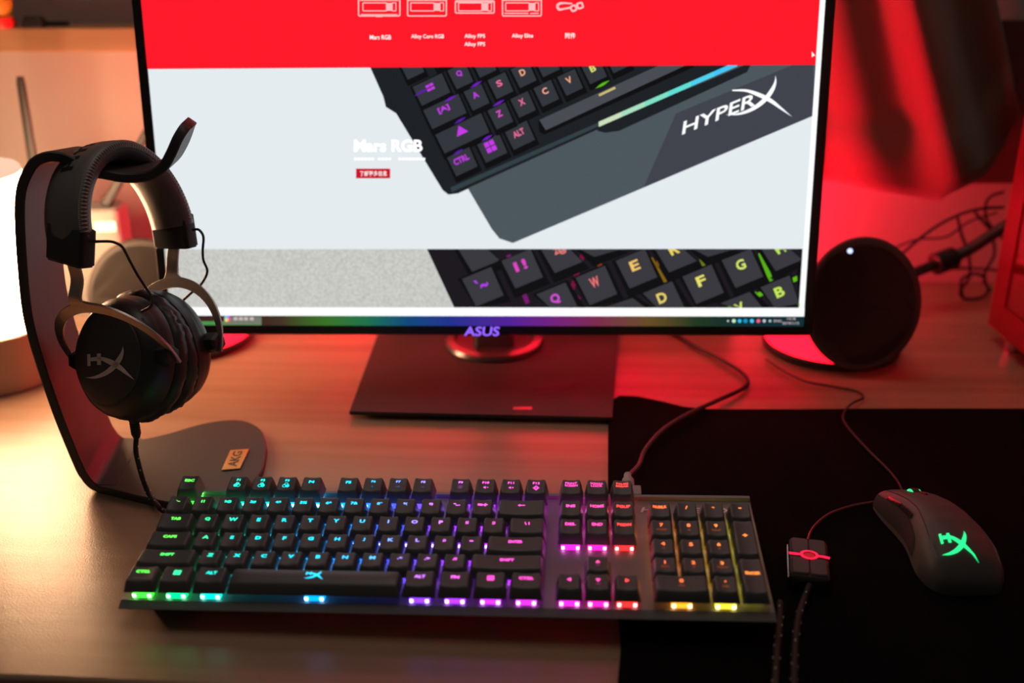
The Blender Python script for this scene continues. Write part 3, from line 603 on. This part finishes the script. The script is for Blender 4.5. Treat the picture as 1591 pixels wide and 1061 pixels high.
# ------------------------------------------------------------------ headset control box
DM = Matrix.Translation((.2085, .617, PZ0)) @ Matrix.Rotation(radians(-13), 4, 'Z') @ Matrix.Diagonal((.9, 1.08, 1, 1))
t = thing('sound_control_box', 'small square sound control box with a red glowing ring beside keyboard', 'audio control box', DM)
bm = bmesh.new(); loft(bm, [[Vector((x, y, z)) for x, y in rrect(w, d, .005, 5)] for w, d, z in ((.028, .043, 0), (.031, .046, .002), (.031, .046, .011), (.029, .044, .0125))]); obj('body', bm, mat('box_black', (.03, .025, .025), .22), t)
for sx_ in (-1, 1):
    for sy_ in (-1, 1):
        bm = bmesh.new(); loft(bm, [[Vector((x+sx_*.0067, y+sy_*.0115, z)) for x, y in rrect(w, d, .002, 3)] for w, d, z in ((.0128, .0175, .012), (.0128, .0175, .0134), (.0118, .0165, .014))]); obj('button', bm, mat('box_button', (.09, .075, .075), .5), t)
bm = bmesh.new()
V, F = ring(1, .32); put(bm, ([(x*.0072, y*.0052) for x, y in V], F), lambda x, y: Vector((x, y, .0147)))
put(bm, stroke([(-.0155, 0, .0026), (-.010, .0, .0026), (-.006, 0, .002)], 3), lambda x, y: Vector((x, y, .0144))); put(bm, stroke([(.006, 0, .002), (.010, 0, .0026), (.0155, -.001, .0026)], 3), lambda x, y: Vector((x, y, .0144)))
obj('light_ring', bm, glow('box_red', (1, .01, .06), 1.4), t, label='red glowing ring')
bm = bmesh.new(); put(bm, ([(x*.0045, y*.003) for x, y in fdisc(1)[0]], fdisc(1)[1]), lambda x, y: Vector((x, y, .0143))); obj('mute_key', bm, glow('box_red_dim', (1, .02, .03), .35), t)
bm = bmesh.new(); box(bm, -.0162, -.0152, -.02, .018, .003, .009); obj('chrome_edge', bm, mat('chrome', (.7, .7, .7), .15, 1), t, bevel=.0003)
bm = bmesh.new(); di = DM.inverted(); tube(bm, [di @ p for p in [DM @ Vector((0, .022, .006)), atz(1258, 830, .008), atz(1268, 815, .0065), atz(1290, 798, .0065), atz(1325, 786, .0065), atz(1352, 781, .007), atz(1372, 778, .0065), (MM @ Vector((-.02, .066, .003)))]], .0012, 8); obj('cord', bm, mat('cord_reddish', (.06, .03, .03), .4), t)
def braided(name, pts, r, par=None, label=None):
    P = smooth_path(pts, 10); bm = bmesh.new(); tube(bm, P, r, 10, raw=True)
    L = 0
    for i in range(len(P)-1):
        L += (P[i+1]-P[i]).length
        if L > .009:
            L = 0; T = (P[i+1]-P[i]).normalized(); a = random.random()*6; X = T.cross(Vector((0, 0, 1))).normalized(); Y = T.cross(X)
            for dk in (0, 2.6):
                q = P[i]+X*r*cos(a+dk)+Y*r*sin(a+dk); tube(bm, [q-T*.0006, q+T*.0006], .0004, 5, 1, raw=True)
    return obj(name, bm, [mat('braid_black', (.02, .02, .02), .7), mat('braid_fleck', (.75, .7, .65), .6)], par)
o = braided('braided_cord', [di @ p for p in [DM @ Vector((0, -.0235, .007)), atz(1250, 928, .008), atz(1240, 962, .007), atz(1235, 1010, .007), atz(1234, 1075, .007), atz(1232, 1150, .007)]], .0024, t)
o = braided('braided_cable', [atz(x, y, .007) for x, y in ((1212, 935), (1211, 970), (1207, 1010), (1205, 1060), (1200, 1150))], .0022); tag(o, 'black braided cable with pale flecks at the right end of keyboard', 'cable')

# ------------------------------------------------------------------ headset stand
ALU = mat('stand_dark_aluminium', (.052, .046, .047), .5, 0, bump=.05, bscale=1200, spec=.35)
t = thing('headphone_stand', 'dark curved metal headphone stand with a bronze name plate', 'headphone stand', Matrix.Translation((-.3475, .746, 0))); ti = t.matrix_world.inverted()
bm = bmesh.new()
prof = [(-.3280, .0002, 1), (-.3380, .0003, 1), (-.3455, .0012, 1), (-.3515, .0052, 1), (-.3560, .0130, 1), (-.3600, .026, 1), (-.3696, .0794, 1), (-.3763, .142, 1), (-.3746, .186, .98), (-.3665, .247, .94), (-.355, .272, .9), (-.3445, .2805, .84), (-.3326, .281, .76), (-.318, .2735, .62), (-.303, .266, .52), (-.287, .2625, .47), (-.272, .264, .48), (-.261, .2700, .50), (-.2535, .280, .52), (-.2475, .2905, .50), (-.243, .2975, .38), (-.2415, .2995, .18)]
P = smooth_path(prof, 5); L_ = []
for i, p in enumerate(P):
    T = (P[min(i+1, len(P)-1)]-P[max(i-1, 0)]); T = Vector((T.x, T.y)).normalized(); Nn = Vector((T.y, -T.x))   # towards the inside of the C
    w = .085*p.z; y0 = .746+(.012 if p.z < .7 else .012*(1-p.z)/.3) if i < 70 else .758+.085*(.60-p.z)*.5 ; lp = []
    th = .0055
    for (yy, nn) in ((0, .0), (.0012, -.0012), (.5, -.0012), (1, -.0012), (1.0001, 0), (1.0001, th), (1, th+.001), (.5, th+.001), (.0012, th+.001), (0, th)):
        yw = yy*w if yy not in (.0012, 1) else (0.0012 if yy == .0012 else w-.0012)
        lp.append(ti @ Vector((p.x+Nn.x*nn-.09*yw, y0+yw, p.y+Nn.y*nn-.15*yw*max(0, p.y/.28)**2*(1 if p.z > .7 else max(0, (p.z-.45)/.25)))))
    L_.append(lp)
loft(bm, L_)
bo = [(-.3460, .746), (-.318, .7345), (-.2913, .7235), (-.262, .715), (-.238, .717), (-.2215, .733), (-.2135, .765), (-.2165, .80), (-.2225, .8257), (-.2359, .852), (-.257, .8655), (-.2855, .8595), (-.3146, .8385), (-.335, .8285), (-.3515, .8285)]
bp = smooth_path([(x, y, 0) for x, y in bo], 5); bm2 = bp
lo = [[ti @ Vector((p.x*1, p.y, z)) for p in bp] for z in (.0003, .001, .0055)]
cx, cy = -.28, .79; lo.append([ti @ Vector((p.x+(cx-p.x)*.015, p.y+(cy-p.y)*.015, .0065)) for p in bp]); loft(bm, lo)
obj('stand_body', bm, ALU, t, angle=35)
bm = bmesh.new(); q = [atz(x, y, .0072) for x, y in ((358, 700), (387, 698), (373, 728), (344, 731))]
prism(bm, [((ti @ p).x, (ti @ p).y) for p in q][::-1], .0068, .0078); npl = obj('name_plate', bm, mat('bronze', (.95, .42, .12), .3, .75), t, bevel=.0003, label='small bronze plate reading AKG')
bm = bmesh.new(); c0 = (q[0]+q[2])/2; ux = ((q[0]-q[3]).normalized()); uy = Vector((-ux.y, ux.x, 0)); V, F = text2d('AKG', .011, .02, 1.2)
put(bm, (V, F), lambda x, y: ti @ Vector((c0.x+ux.x*x+uy.x*y, c0.y+ux.y*x+uy.y*y, .0080))); obj('plate_lettering', bm, mat('engraved', (.12, .05, .02), .5), npl)

# ------------------------------------------------------------------ headset
en = Vector((.882, -.421, .213)).normalized(); ea = Vector((.43, .90, 0)); ea = (ea-en*ea.dot(en)).normalized(); ew = en.cross(ea).normalized()
C1 = Vector((-.3076, .75, .1195)); C2 = C1+Vector((.0225, .047, -.009)); RF = .053
P1 = Vector((-.3245, .733, .2195)); P2 = Vector((-.2815, .834, .200))
HS = thing('headset', 'black gaming headset hanging on the curved stand', 'headset', Matrix.Translation((-.318, .79, .28))); hi = HS.matrix_world.inverted()
LEA = mat('black_leather', (.15, .138, .135), .42, bump=.15, bscale=600); LEAT = mat('padded_leather', (.03, .027, .027), .38, bump=.35, bscale=180)
ALB = mat('fork_aluminium', (.42, .36, .33), .38, .85, bump=.03, bscale=1500); THREAD = mat('grey_thread', (.42, .38, .36), .7)
Mid = (P1+P2)/2; HA = (P2-P1)/2; upv = (ew+Vector((.10, 0, 0))).normalized(); HH = .067
def arc(th):   # centre line of the band, th 0..pi from slider to slider
    c = cos(th); return Mid-HA*(abs(c)**1.05*(1 if c > 0 else -1))+upv*(HH*sin(th)**1.0 if sin(th) > 0 else 0)
def arcN(th):
    T = (arc(min(pi, th+.02))-arc(max(0, th-.02))).normalized(); N_ = en.cross(T).normalized()
    return -N_ if N_.dot(upv) < -.01 or (N_.dot(arc(th)-Mid) < 0) else N_
BW, BT = .042, .006
def band_pt(th, t, d): return arc(th)+en*t+arcN(th)*d
bm = bmesh.new(); sect = [(-.021, .001), (-.0195, .0045), (-.010, .0060), (0, .0064), (.010, .0060), (.0195, .0045), (.021, .001), (.0205, -.003), (.017, -.007), (.009, -.0095), (0, -.010), (-.009, -.0095), (-.017, -.007), (-.0205, -.003)]
loft(bm, [[hi @ band_pt(.04+(pi-.08)*i/60, a, b) for a, b in sect] for i in range(61)])
hb = obj('headband', bm, LEA, HS, angle=60)
for sd in (-1, 1):
    bm = bmesh.new()
    for i in range(70):
        th = .1+(pi-.2)*i/69
        for dth in (-.012, .012): tube(bm, [hi @ band_pt(th+dth, sd*.0180, .0052), hi @ band_pt(th, sd*.0213, .0025), hi @ band_pt(th-dth, sd*.0212, -.0008)], .00033, 4, raw=True)
    obj('stitching', bm, THREAD, hb, label='pale zigzag stitching along the edge')
bm = bmesh.new(); V, F = text2d('HYPERX', .017, .03, 1.35)
put(bm, (V, F), lambda x, y: hi @ band_pt(pi/2-.1+x/.064, -y-.002, .0067-.0006*(y/.01)**2)); obj('band_lettering', bm, mat('embossed', (.004, .004, .004), .7), hb)
def frame_at(o, x, y, z): return hi @ Matrix(((x.x, y.x, z.x, o.x), (x.y, y.y, z.y, o.y), (x.z, y.z, z.z, o.z), (0, 0, 0, 1)))
def lerp_dir(a, b, k): return (a*(1-k)+b*k).normalized()
for side, (C_, P_) in ((-1, (C1, P1)), (1, (C2, P2))):
    out = ea*side                                       # away from the head
    lean = radians(22.7); ef = (ew*cos(lean)+out*sin(lean)).normalized()
    if side == 1: ef = (ew*cos(lean*1.1)+out*sin(lean*1.1)).normalized()
    Ap = C_+ef*RF
    # slider block
    up_ = (P_-Ap).normalized(); up2 = (up_*.2+upv*.8+Vector((.936, .352, 0))*(.24 if side == -1 else 0)).normalized(); xs = (en-up2*en.dot(up2)).normalized(); zo = xs.cross(up2).normalized()
    bm = bmesh.new(); Fm = frame_at(P_-upv*.001, xs, up2, zo)
    loft(bm, [[Fm @ Vector((x, y, z)) for x, z in rrect(.036, .013, .003)] for y in (-.0145, -.0135)]+[[Fm @ Vector((x, y, z)) for x, z in rrect(.0385, .014, .003)] for y in (-.013, .0125)]+[[Fm @ Vector((x, .0135, z)) for x, z in rrect(.0355, .0125, .003)]])
    slider = obj('slider_block', bm, mat('slider_black', (.015, .014, .014), .6), HS)
    if side == 1:
        bm = bmesh.new(); lathe(bm, [(.0025, 0), (.0025, .001), (.001, .0012)], 16, M=Fm @ Matrix.Translation((-.014, -.002, -.007)) @ Matrix.Rotation(pi, 4, 'X')); obj('screw', bm, BLKG, slider)
    # aluminium fork: stem + half ring
    bm = bmesh.new(); N_ = 30; nrm = en.cross(ef).normalized(); th = .0011
    ol_, il_ = [], []
    for i in range(N_+1):
        a = -radians(8)+(pi+radians(16))*i/N_; wd = .0045+.0045*sin(max(0, min(pi, a)))
        rx, rz = RF+.003, RF
        ol_.append((rx*cos(a)+wd*.5*cos(a), rz*sin(a)+wd*.5*sin(a))); il_.append((rx*cos(a)-wd*.5*cos(a), rz*sin(a)-wd*.5*sin(a)))
    for i in range(N_):
        for k_ in (1, -1):
            vs = [bm.verts.new(hi @ (C_+en*x+ef*z+nrm*(k_*th))) for x, z in (ol_[i], ol_[i+1], il_[i+1], il_[i])]; bm.faces.new(vs if k_ == 1 else vs[::-1])
        for a_, b_ in ((ol_[i], ol_[i+1]), (il_[i+1], il_[i])):
            bm.faces.new([bm.verts.new(hi @ (C_+en*x+ef*z+nrm*(k_*th))) for (x, z), k_ in ((a_, 1), (a_, -1), (b_, -1), (b_, 1))])
    S0 = C_+ef*(RF+.001); stem = [S0, S0+ef*.008, Ap.lerp(P_, .45), P_-up2*.008]; st = smooth_path(stem, 5); lp = []
    for i, p in enumerate(st):
        T = (st[min(i+1, len(st)-1)]-st[max(i-1, 0)]).normalized(); X_ = (en-T*en.dot(T)).normalized(); Z_ = X_.cross(T); w_ = .0058+.010*math.exp(-i/1.8)
        lp.append([hi @ (p+X_*a*w_+Z_*b*th) for a, b in ((-1, -1), (1, -1), (1, 1), (-1, 1))])
    loft(bm, lp); obj('fork', bm, ALB, HS, angle=30, bevel=.0003, label='brushed metal fork')
    # ear cup
    al = radians(21 if side == -1 else 6); CC = C_ if side == -1 else C_-ea*.007+ew*.001; cw = (ew*cos(al)+ea*sin(al)).normalized(); co = (ea*cos(al)-ew*sin(al)).normalized()*side
    CF = frame_at(CC, en, cw, co)      # z = outwards
    bm = bmesh.new(); lathe(bm, [(.0445, -.012), (.0468, -.010), (.0468, -.004), (.0455, -.001), (.0452, .0005), (.0445, .004), (.0418, .009), (.0385, .0125), (.0368, .0138), (.036, .0142)], 64, M=CF, sy=1.06)
    cup = obj('ear_cup', bm, mat('cup_plastic', (.022, .021, .021), .38), HS)
    bm = bmesh.new(); lathe(bm, [(.0362, .0140), (.0358, .0154), (.034, .0161), (.02, .0168), (.006, .0170)], 64, M=CF, sy=1.0); pn = obj('cup_panel', bm, mat('cup_face', (.045, .04, .038), .45, bump=.05, bscale=1500), cup)
    bm = bmesh.new(); put(bm, hx_logo(.050), lambda x, y: CF @ Vector(((x*1.1+.0055) if side == -1 else -x, y*.84-.0055, .0173))); obj('emblem', bm, mat('emblem_grey', (.80, .68, .66), .5), pn, label='pale grey emblem')
    bm = bmesh.new(); n = 90; lp = []
    for r_, z_ in ((.0440, -.0105), (.0475, -.012), (.0495, -.016), (.0490, -.021), (.0455, -.0245), (.038, -.0245), (.030, -.022), (.028, -.014)):
        lp.append([CF @ Vector(((r_+.0004*sin(k*2.9)*(1 if r_ > .04 else 1.6)+.0005*sin(k*1.27+z_*300))*cos(2*pi*k/n), 1.05*(r_+.0004*sin(k*2.9)*(1 if r_ > .04 else 1.6)+.0005*sin(k*1.27+z_*300))*sin(2*pi*k/n), z_)) for k in range(n)])
    loft(bm, lp); obj('ear_cushion', bm, LEAT, cup, angle=70, label='padded creased leather cushion')
    for sd in (-1, 1):
        bm = bmesh.new(); PM = frame_at(C_+en*(sd*(RF-.003)), cw, co, en*sd); lathe(bm, [(.0085, -.007), (.0085, .003), (.0065, .0055), (.003, .006)], 6, M=PM); obj('pivot', bm, BLK, cup, smooth=False)
# cords of the headset
bm = bmesh.new()
tube(bm, [hi @ p for p in (aty(142, 376, .735), aty(158, 375, .728), aty(176, 376, .725), aty(190, 384, .725), aty(200, 402, .725), aty(212, 424, .726), aty(226, 446, .728), aty(236, 462, .732), aty(234, 476, .737), aty(220, 484, .742))], .0011, 8); obj('side_cord', bm, RUB, HS)
bm = bmesh.new()
tube(bm, [hi @ p for p in (aty(300, 357, .825), aty(309, 357, .82), aty(316, 368, .815), aty(315, 388, .812), aty(316, 404, .81), aty(322, 422, .81), aty(312, 442, .81), aty(296, 456, .81), aty(281, 470, .812), aty(276, 476, .81))], .0011, 8); obj('side_cord', bm, RUB, HS)
cb = aty(206, 640, .742)
bm = bmesh.new(); lathe(bm, [(.0042, .004), (.0040, -.008)]+[(.0036+(.0005 if k % 2 else 0), -.009-.0011*k) for k in range(11)]+[(.0026, -.023)], 20, M=hi @ Matrix.Translation(cb)); obj('strain_relief', bm, RUB, HS)
braided('main_cord', [hi @ p for p in (cb-Vector((0, 0, .021)), aty(211, 700, .737), aty(215, 720, .735), aty(222, 745, .732), aty(232, 768, .728), atz(245, 785, .010), atz(256, 795, .0045), atz(300, 812, .004), atz(330, 800, .004))], .0020, HS)

# ------------------------------------------------------------------ round desktop speakers with red glowing feet
SPK = mat('speaker_body', (.045, .04, .038), .7, bump=.1, bscale=800, spec=.3); RED = glow('foot_red', (1, .005, .018), 4)
def speaker(px, py, hw, hh, Y, yaw, fx, fy, label, dot):
    c = aty(px, py, Y); cy = Y
    k = (c-Vector((0, 0, CAM_H))).length/ray(px, py).length
    t = thing('round_speaker', label, 'speaker', Matrix.Translation((c.x, c.y, 0)), 'round speakers either side of the monitor'); ti = t.matrix_world.inverted()
    rw, rh = hw*k/FPX, hh*k/FPX
    d = ray(px, py).normalized(); F_ = Vector((-d.x, -d.y, -d.z*.35)).normalized(); F_ = Matrix.Rotation(yaw, 3, 'Z') @ F_; X_ = Vector((0, 0, 1)).cross(F_).normalized(); Y_ = F_.cross(X_)
    M_ = ti @ Matrix(((X_.x, Y_.x, F_.x, c.x), (X_.y, Y_.y, F_.y, c.y), (X_.z, Y_.z, F_.z, c.z), (0, 0, 0, 1)))
    bm = bmesh.new(); lathe(bm, [(.2, -.075), (.45, -.066), (.65, -.045), (.84, -.020), (.96, -.005), (1, -.001), (1, .001), (.97, .004), (.9, .005)], 64, M=M_ @ Matrix.Diagonal((rw, rh, 1, 1))); obj('speaker_head', bm, SPK, t)
    bm = bmesh.new(); lathe(bm, [(.9, .005), (.86, .0035), (.45, -.012), (.40, -.006), (.2, .0), (.03, .002)], 64, M=M_ @ Matrix.Diagonal((rw, rh, 1, 1))); obj('speaker_cone', bm, mat('cone_black', (.035, .032, .03), .9, spec=.15), t)
    if dot:
        bm = bmesh.new(); p = M_.inverted() @ (ti @ aty(dot[0], dot[1], Y-.004)); lathe(bm, [(.0026, 0), (.002, .0015), (.0008, .002)], 16, M=M_ @ Matrix.Translation((p.x, p.y, .0052))); obj('status_light', bm, glow('dot_white', (.55, .65, 1), 1.6), t)
    g = ti @ Vector((fx[0], fx[1], 0))
    bm = bmesh.new(); lathe(bm, [(.066, 0), (.072, .002), (.0735, .007), (.0715, .009), (.03, .010)], 64, M=Matrix.Translation(g)); obj('foot', bm, BLK, t)
    bm = bmesh.new(); lathe(bm, [(.0712, .0085), (.066, .013), (.052, .0165), (.03, .0175)], 64, M=Matrix.Translation(g), cap=False); obj('foot_glow', bm, RED, t, label='red glowing foot ring')
    bm = bmesh.new(); lathe(bm, [(.030, .0165), (.026, .019), (.018, .021)], 40, M=Matrix.Translation(g)); obj('foot_cap', bm, BLK, t)
    h = ti @ c; bm = bmesh.new(); tube(bm, [g+Vector((0, 0, .012)), g.lerp(h, .2)+Vector((0, .0, .012)), g.lerp(h, .5)+Vector((0, 0, .0)), Vector((h.x, h.y+.05, h.z))], .011, 16); obj('neck', bm, BLK, t)
speaker(1338, 473, 87, 106, .968, 0, (.348, 1.042), 0, 'black round speaker right of the monitor, with a small white light', (1320, 393))
speaker(230, 468, 94, 99, 1.10, radians(-22), (-.365, 1.082), 0, 'brownish round speaker behind the headset, left of the monitor', None)

# ------------------------------------------------------------------ white router behind the headset
RT = Matrix.Translation((-.515, 1.185, 0)) @ Matrix.Rotation(radians(4), 4, 'Z')
t = thing('router', 'white upright router with two dark antennas behind the headset', 'router', RT); ti = RT.inverted()
Yr = 1.18; tl_, tr_ = aty(62, 322, Yr), aty(187, 323, Yr)
bm = bmesh.new(); w_ = tr_.x-tl_.x; cxr = (tl_.x+tr_.x)/2+.515; h_ = tl_.z
loft(bm, [[Vector((x+cxr, y, z)) for x, y in rrect(w_, .045, .008)] for z in (.0005, h_-.003)]+[[Vector((x+cxr, y, h_)) for x, y in rrect(w_-.006, .039, .006)]]); obj('casing', bm, WHITEP, t)
bm = bmesh.new()
for i, x in enumerate((147, 152, 157, 163, 169, 174)):
    p = ti @ aty(x, 355, Yr-.024); box(bm, p.x-.0019, p.x+.0019, -.0245, -.0228, p.z-.0055, p.z+.0055)
obj('glowing_label', bm, glow('label_warm', (1, .85, .55), 1.6), t)
for (a, b) in (((31, 119), (62, 320)), ((236, 192), (164, 318))):
    A_, B_ = ti @ aty(*a, Yr), ti @ aty(*b, Yr); bm = bmesh.new(); T = (A_-B_).normalized(); X_ = T.cross(Vector((0, 1, 0))).normalized()
    loft(bm, [[p+X_*x+Vector((0, y, 0)) for x, y in rrect(w, .006, .002, 3)] for p, w in ((B_, .011), (B_.lerp(A_, .95), .009), (A_, .007))]); box(bm, B_.x-.006, B_.x+.006, -.005, .005, h_-.002, B_.z+.006); obj('antenna', bm, mat('antenna_dark', (.012, .010, .010), .5), t, bevel=.0005)

# ------------------------------------------------------------------ small things on the shelf
p = aty(2, 34, 1.285); bm = bmesh.new(); lathe(bm, [(.016, 0), (.017, .003), (.016, .012), (.012, .014), (.016, .022), (.017, .035), (.012, .046), (.008, .05), (.008, .06)], 32)
for f in bm.faces: f.material_index = 0 if f.calc_center_median().z < .013 else 1
o = tag(obj('toy_bottle', bm, [mat('toy_red', (.6, .02, .02), .4), mat('toy_yellow', (.45, .30, .02), .4)]), 'small yellow toy with red base on the wall shelf', 'toy'); o.location = (p.x, p.y, .3222)
p = aty(53, 35, 1.285); bm = bmesh.new(); loft(bm, [[Vector((x, y, z)) for x, y in rrect(w, d, .004)] for w, d, z in ((.026, .02, 0), (.026, .02, .006), (.018, .014, .012))]); o = tag(obj('black_clip', bm, BLK), 'small black lump lying on the wall shelf', 'small object'); o.location = (p.x, p.y, .3222)
p = aty(90, 32, 1.29); bm = bmesh.new(); tube(bm, [(-.03, 0, .003), (-.01, .002, .003), (.012, 0, .003)], .0028, 10); o = tag(obj('pen', bm, mat('pen_dark', (.04, .035, .03), .5)), 'thin dark pen on the wall shelf beside the black lump', 'pen'); o.location = (p.x, p.y, .3222)

# ------------------------------------------------------------------ red computer case on the right
CX, CYB, CYF, CH = .5245, 1.058, .60, .46
t = thing('computer_case', 'dark red computer case with a glowing side window at the right edge', 'computer case', Matrix.Translation((CX, CYB, 0))); ti = t.matrix_world.inverted()
CASEM = mat('case_red_metal', (.16, .015, .018), .4, .5); Z0 = .018
w1 = aty(1591, 276, 1.0);
def onx(px, py, X):
    d = ray(px, py); return Vector((0, 0, CAM_H))+d*(X/d.x)
wa = onx(1580, 350, CX); wb = onx(1563, 462, CX); wc = onx(1591, 502, CX)
bm = bmesh.new(); yw = wb.y; zw = wc.z
# frame round the window opening, then the other sides
for a in ((0, .0015, yw-CYB, 0, Z0, CH), (0, .0015, CYF-CYB, CYF-CYB+.05, Z0, CH), (0, .0015, CYF-CYB+.05, yw-CYB, Z0, zw), (0, .0015, CYF-CYB+.05, yw-CYB, CH-.05, CH)): box(bm, *a)
box(bm, .0015, .21, -.0015, 0, Z0, CH); box(bm, .0015, .21, CYF-CYB, CYF-CYB+.0015, Z0, CH); box(bm, .0015, .21, CYF-CYB+.0015, -.0015, CH-.0015, CH); box(bm, .0015, .21, CYF-CYB+.0015, -.0015, Z0, Z0+.0015); box(bm, .2085, .21, CYF-CYB+.0015, -.0015, Z0+.0015, CH-.0015)
obj('case_shell', bm, CASEM, t, smooth=False)
bm = bmesh.new(); box(bm, .17, .172, CYF-CYB+.02, -.03, Z0+.03, CH-.02); obj('inner_tray', bm, mat('tray_pale', (.6, .55, .55), .6), t)
bm = bmesh.new(); box(bm, .02, .19, CYF-CYB+.06, CYF-CYB+.2, CH-.012, CH-.006); box(bm, .02, .16, CYF-CYB+.01, CYF-CYB+.016, Z0+.04, CH-.1); obj('inner_light_strip', bm, glow('case_red_light', (1, .005, .015), 9), t)
bm = bmesh.new(); box(bm, .0016, .0036, CYF-CYB+.045, yw-CYB+.005, zw-.005, CH-.045)
gm = mat('smoked_glass', (1, .75, .75), .03, trans=1); obj('side_window', bm, gm, t, smooth=False)
for y in (-.03, CYF-CYB+.04):
    for x in (.02, .185):
        bm = bmesh.new(); lathe(bm, [(.012, 0), (.012, .012), (.014, .018)], 24, M=Matrix.Translation((x, y, 0))); obj('foot', bm, mat('foot_chrome', (.5, .45, .45), .25, .8), t)

# ------------------------------------------------------------------ cables, cloth, panel at the right rear
bm = bmesh.new(); tube(bm, [aty(x, y, Y) for x, y, Y in ((1392, 436, 1.10), (1420, 424, 1.12), (1452, 411, 1.14))], .0062, 12); tube(bm, [aty(x, y, Y) for x, y, Y in ((1478, 402, 1.15), (1510, 385, 1.15), (1545, 362, 1.15), (1580, 340, 1.15))], .0068, 12)
o = obj('adapter_cable', bm, mat('adapter_dark', (.04, .02, .02), .5)); tag(o, 'thick dark cable with a black connector behind the computer case', 'cable')
bm = bmesh.new(); A_, B_ = aty(1450, 412, 1.14), aty(1484, 399, 1.15); tube(bm, [A_, A_.lerp(B_, .08), A_.lerp(B_, .92), B_], [.009, .013, .013, .009], 14, raw=True); obj('connector', bm, RUB, o, label='black connector block')
wires = [[(1395, 400), (1440, 362), (1480, 338), (1520, 325), (1560, 322)], [(1390, 385), (1425, 372), (1470, 368), (1505, 345), (1550, 330)], [(1488, 338), (1494, 365), (1505, 395), (1506, 430), (1492, 452), (1500, 464), (1525, 462), (1540, 448)],
         [(1515, 330), (1528, 345), (1540, 362), (1545, 395), (1530, 425), (1535, 450)], [(1560, 298), (1540, 305), (1531, 320), (1535, 345), (1560, 372)], [(1470, 417), (1510, 417), (1550, 420), (1600, 428)], [(1495, 460), (1494, 435), (1515, 425), (1530, 432), (1527, 440)]]
for i, wr in enumerate(wires):
    bm = bmesh.new(); tube(bm, [aty(x, y, 1.16+.012*i if y < 420 else 1.18) for x, y in wr], .0019 if i != 1 else .0013, 8)
    tag(obj('loose_wire', bm, RUB), ('long wire arching up from the round speaker to the case', 'thin wire sagging below the long arching wire', 'wire hanging in a low loop left of the case', 'wire dropping behind the computer case edge', 'wire curling round at the top of the tangle', 'straight wire running level behind the case', 'small coil of wire low in the tangle')[i], 'wire', 'tangled wires behind the computer case')
# hanging cloth
edge = [(1235, 276), (1262, 280), (1300, 284), (1340, 292), (1380, 299), (1420, 306), (1455, 312), (1478, 300), (1504, 288), (1525, 276), (1540, 262), (1558, 232), (1572, 200), (1584, 170)]
bm = bmesh.new(); rows = []; E_ = [Vector((x, y, 0)) for x, y in edge]; E_ = smooth_path(E_, 4)
for j in range(25):
    r_ = []
    for i, e in enumerate(E_):
        k = j/24; y_ = e.y*(1-k)+(-130)*k; x_ = e.x*(1-k)+(1235+(i/(len(E_)-1))*288)*k if k < .45 else (e.x*(1-.45)+(1235+(i/(len(E_)-1))*288)*.45)*(1-(k-.45)/.55)+(1235+(i/(len(E_)-1))*292)*(k-.45)/.55
        u_ = i/(len(E_)-1); dep = 1.19-.035*math.exp(-((u_-.52)/.16)**2)+.012*sin(u_*17+k*1.5)*(1-.3*k)+.02*u_
        if k < .25: dep -= .006*sin((.25-k)/.25*pi)
        r_.append(bm.verts.new(aty(x_, y_, dep)))
    rows.append(r_)
for a, b in zip(rows, rows[1:]):
    for i in range(len(a)-1): bm.faces.new((a[i], a[i+1], b[i+1], b[i]))
o = obj('hanging_cloth', bm, mat('cloth_brown', (.17, .10, .07), .9, bump=.4, bscale=500, sheen=.3), angle=180); sm = o.modifiers.new('thick', 'SOLIDIFY'); sm.thickness = .002
tag(o, 'brown cloth hanging in folds on the wall right of the monitor', 'cloth')
a_ = aty(1523, 31, 1.235); b_ = aty(1523, 285, 1.235)
bm = bmesh.new(); box(bm, a_.x, a_.x+.22, 1.232, 1.242, b_.z, a_.z); tag(obj('wall_panel', bm, mat('panel_brown', (.10, .04, .03), .7), bevel=.002), 'dark flat brown panel on the wall above the computer case', 'panel')
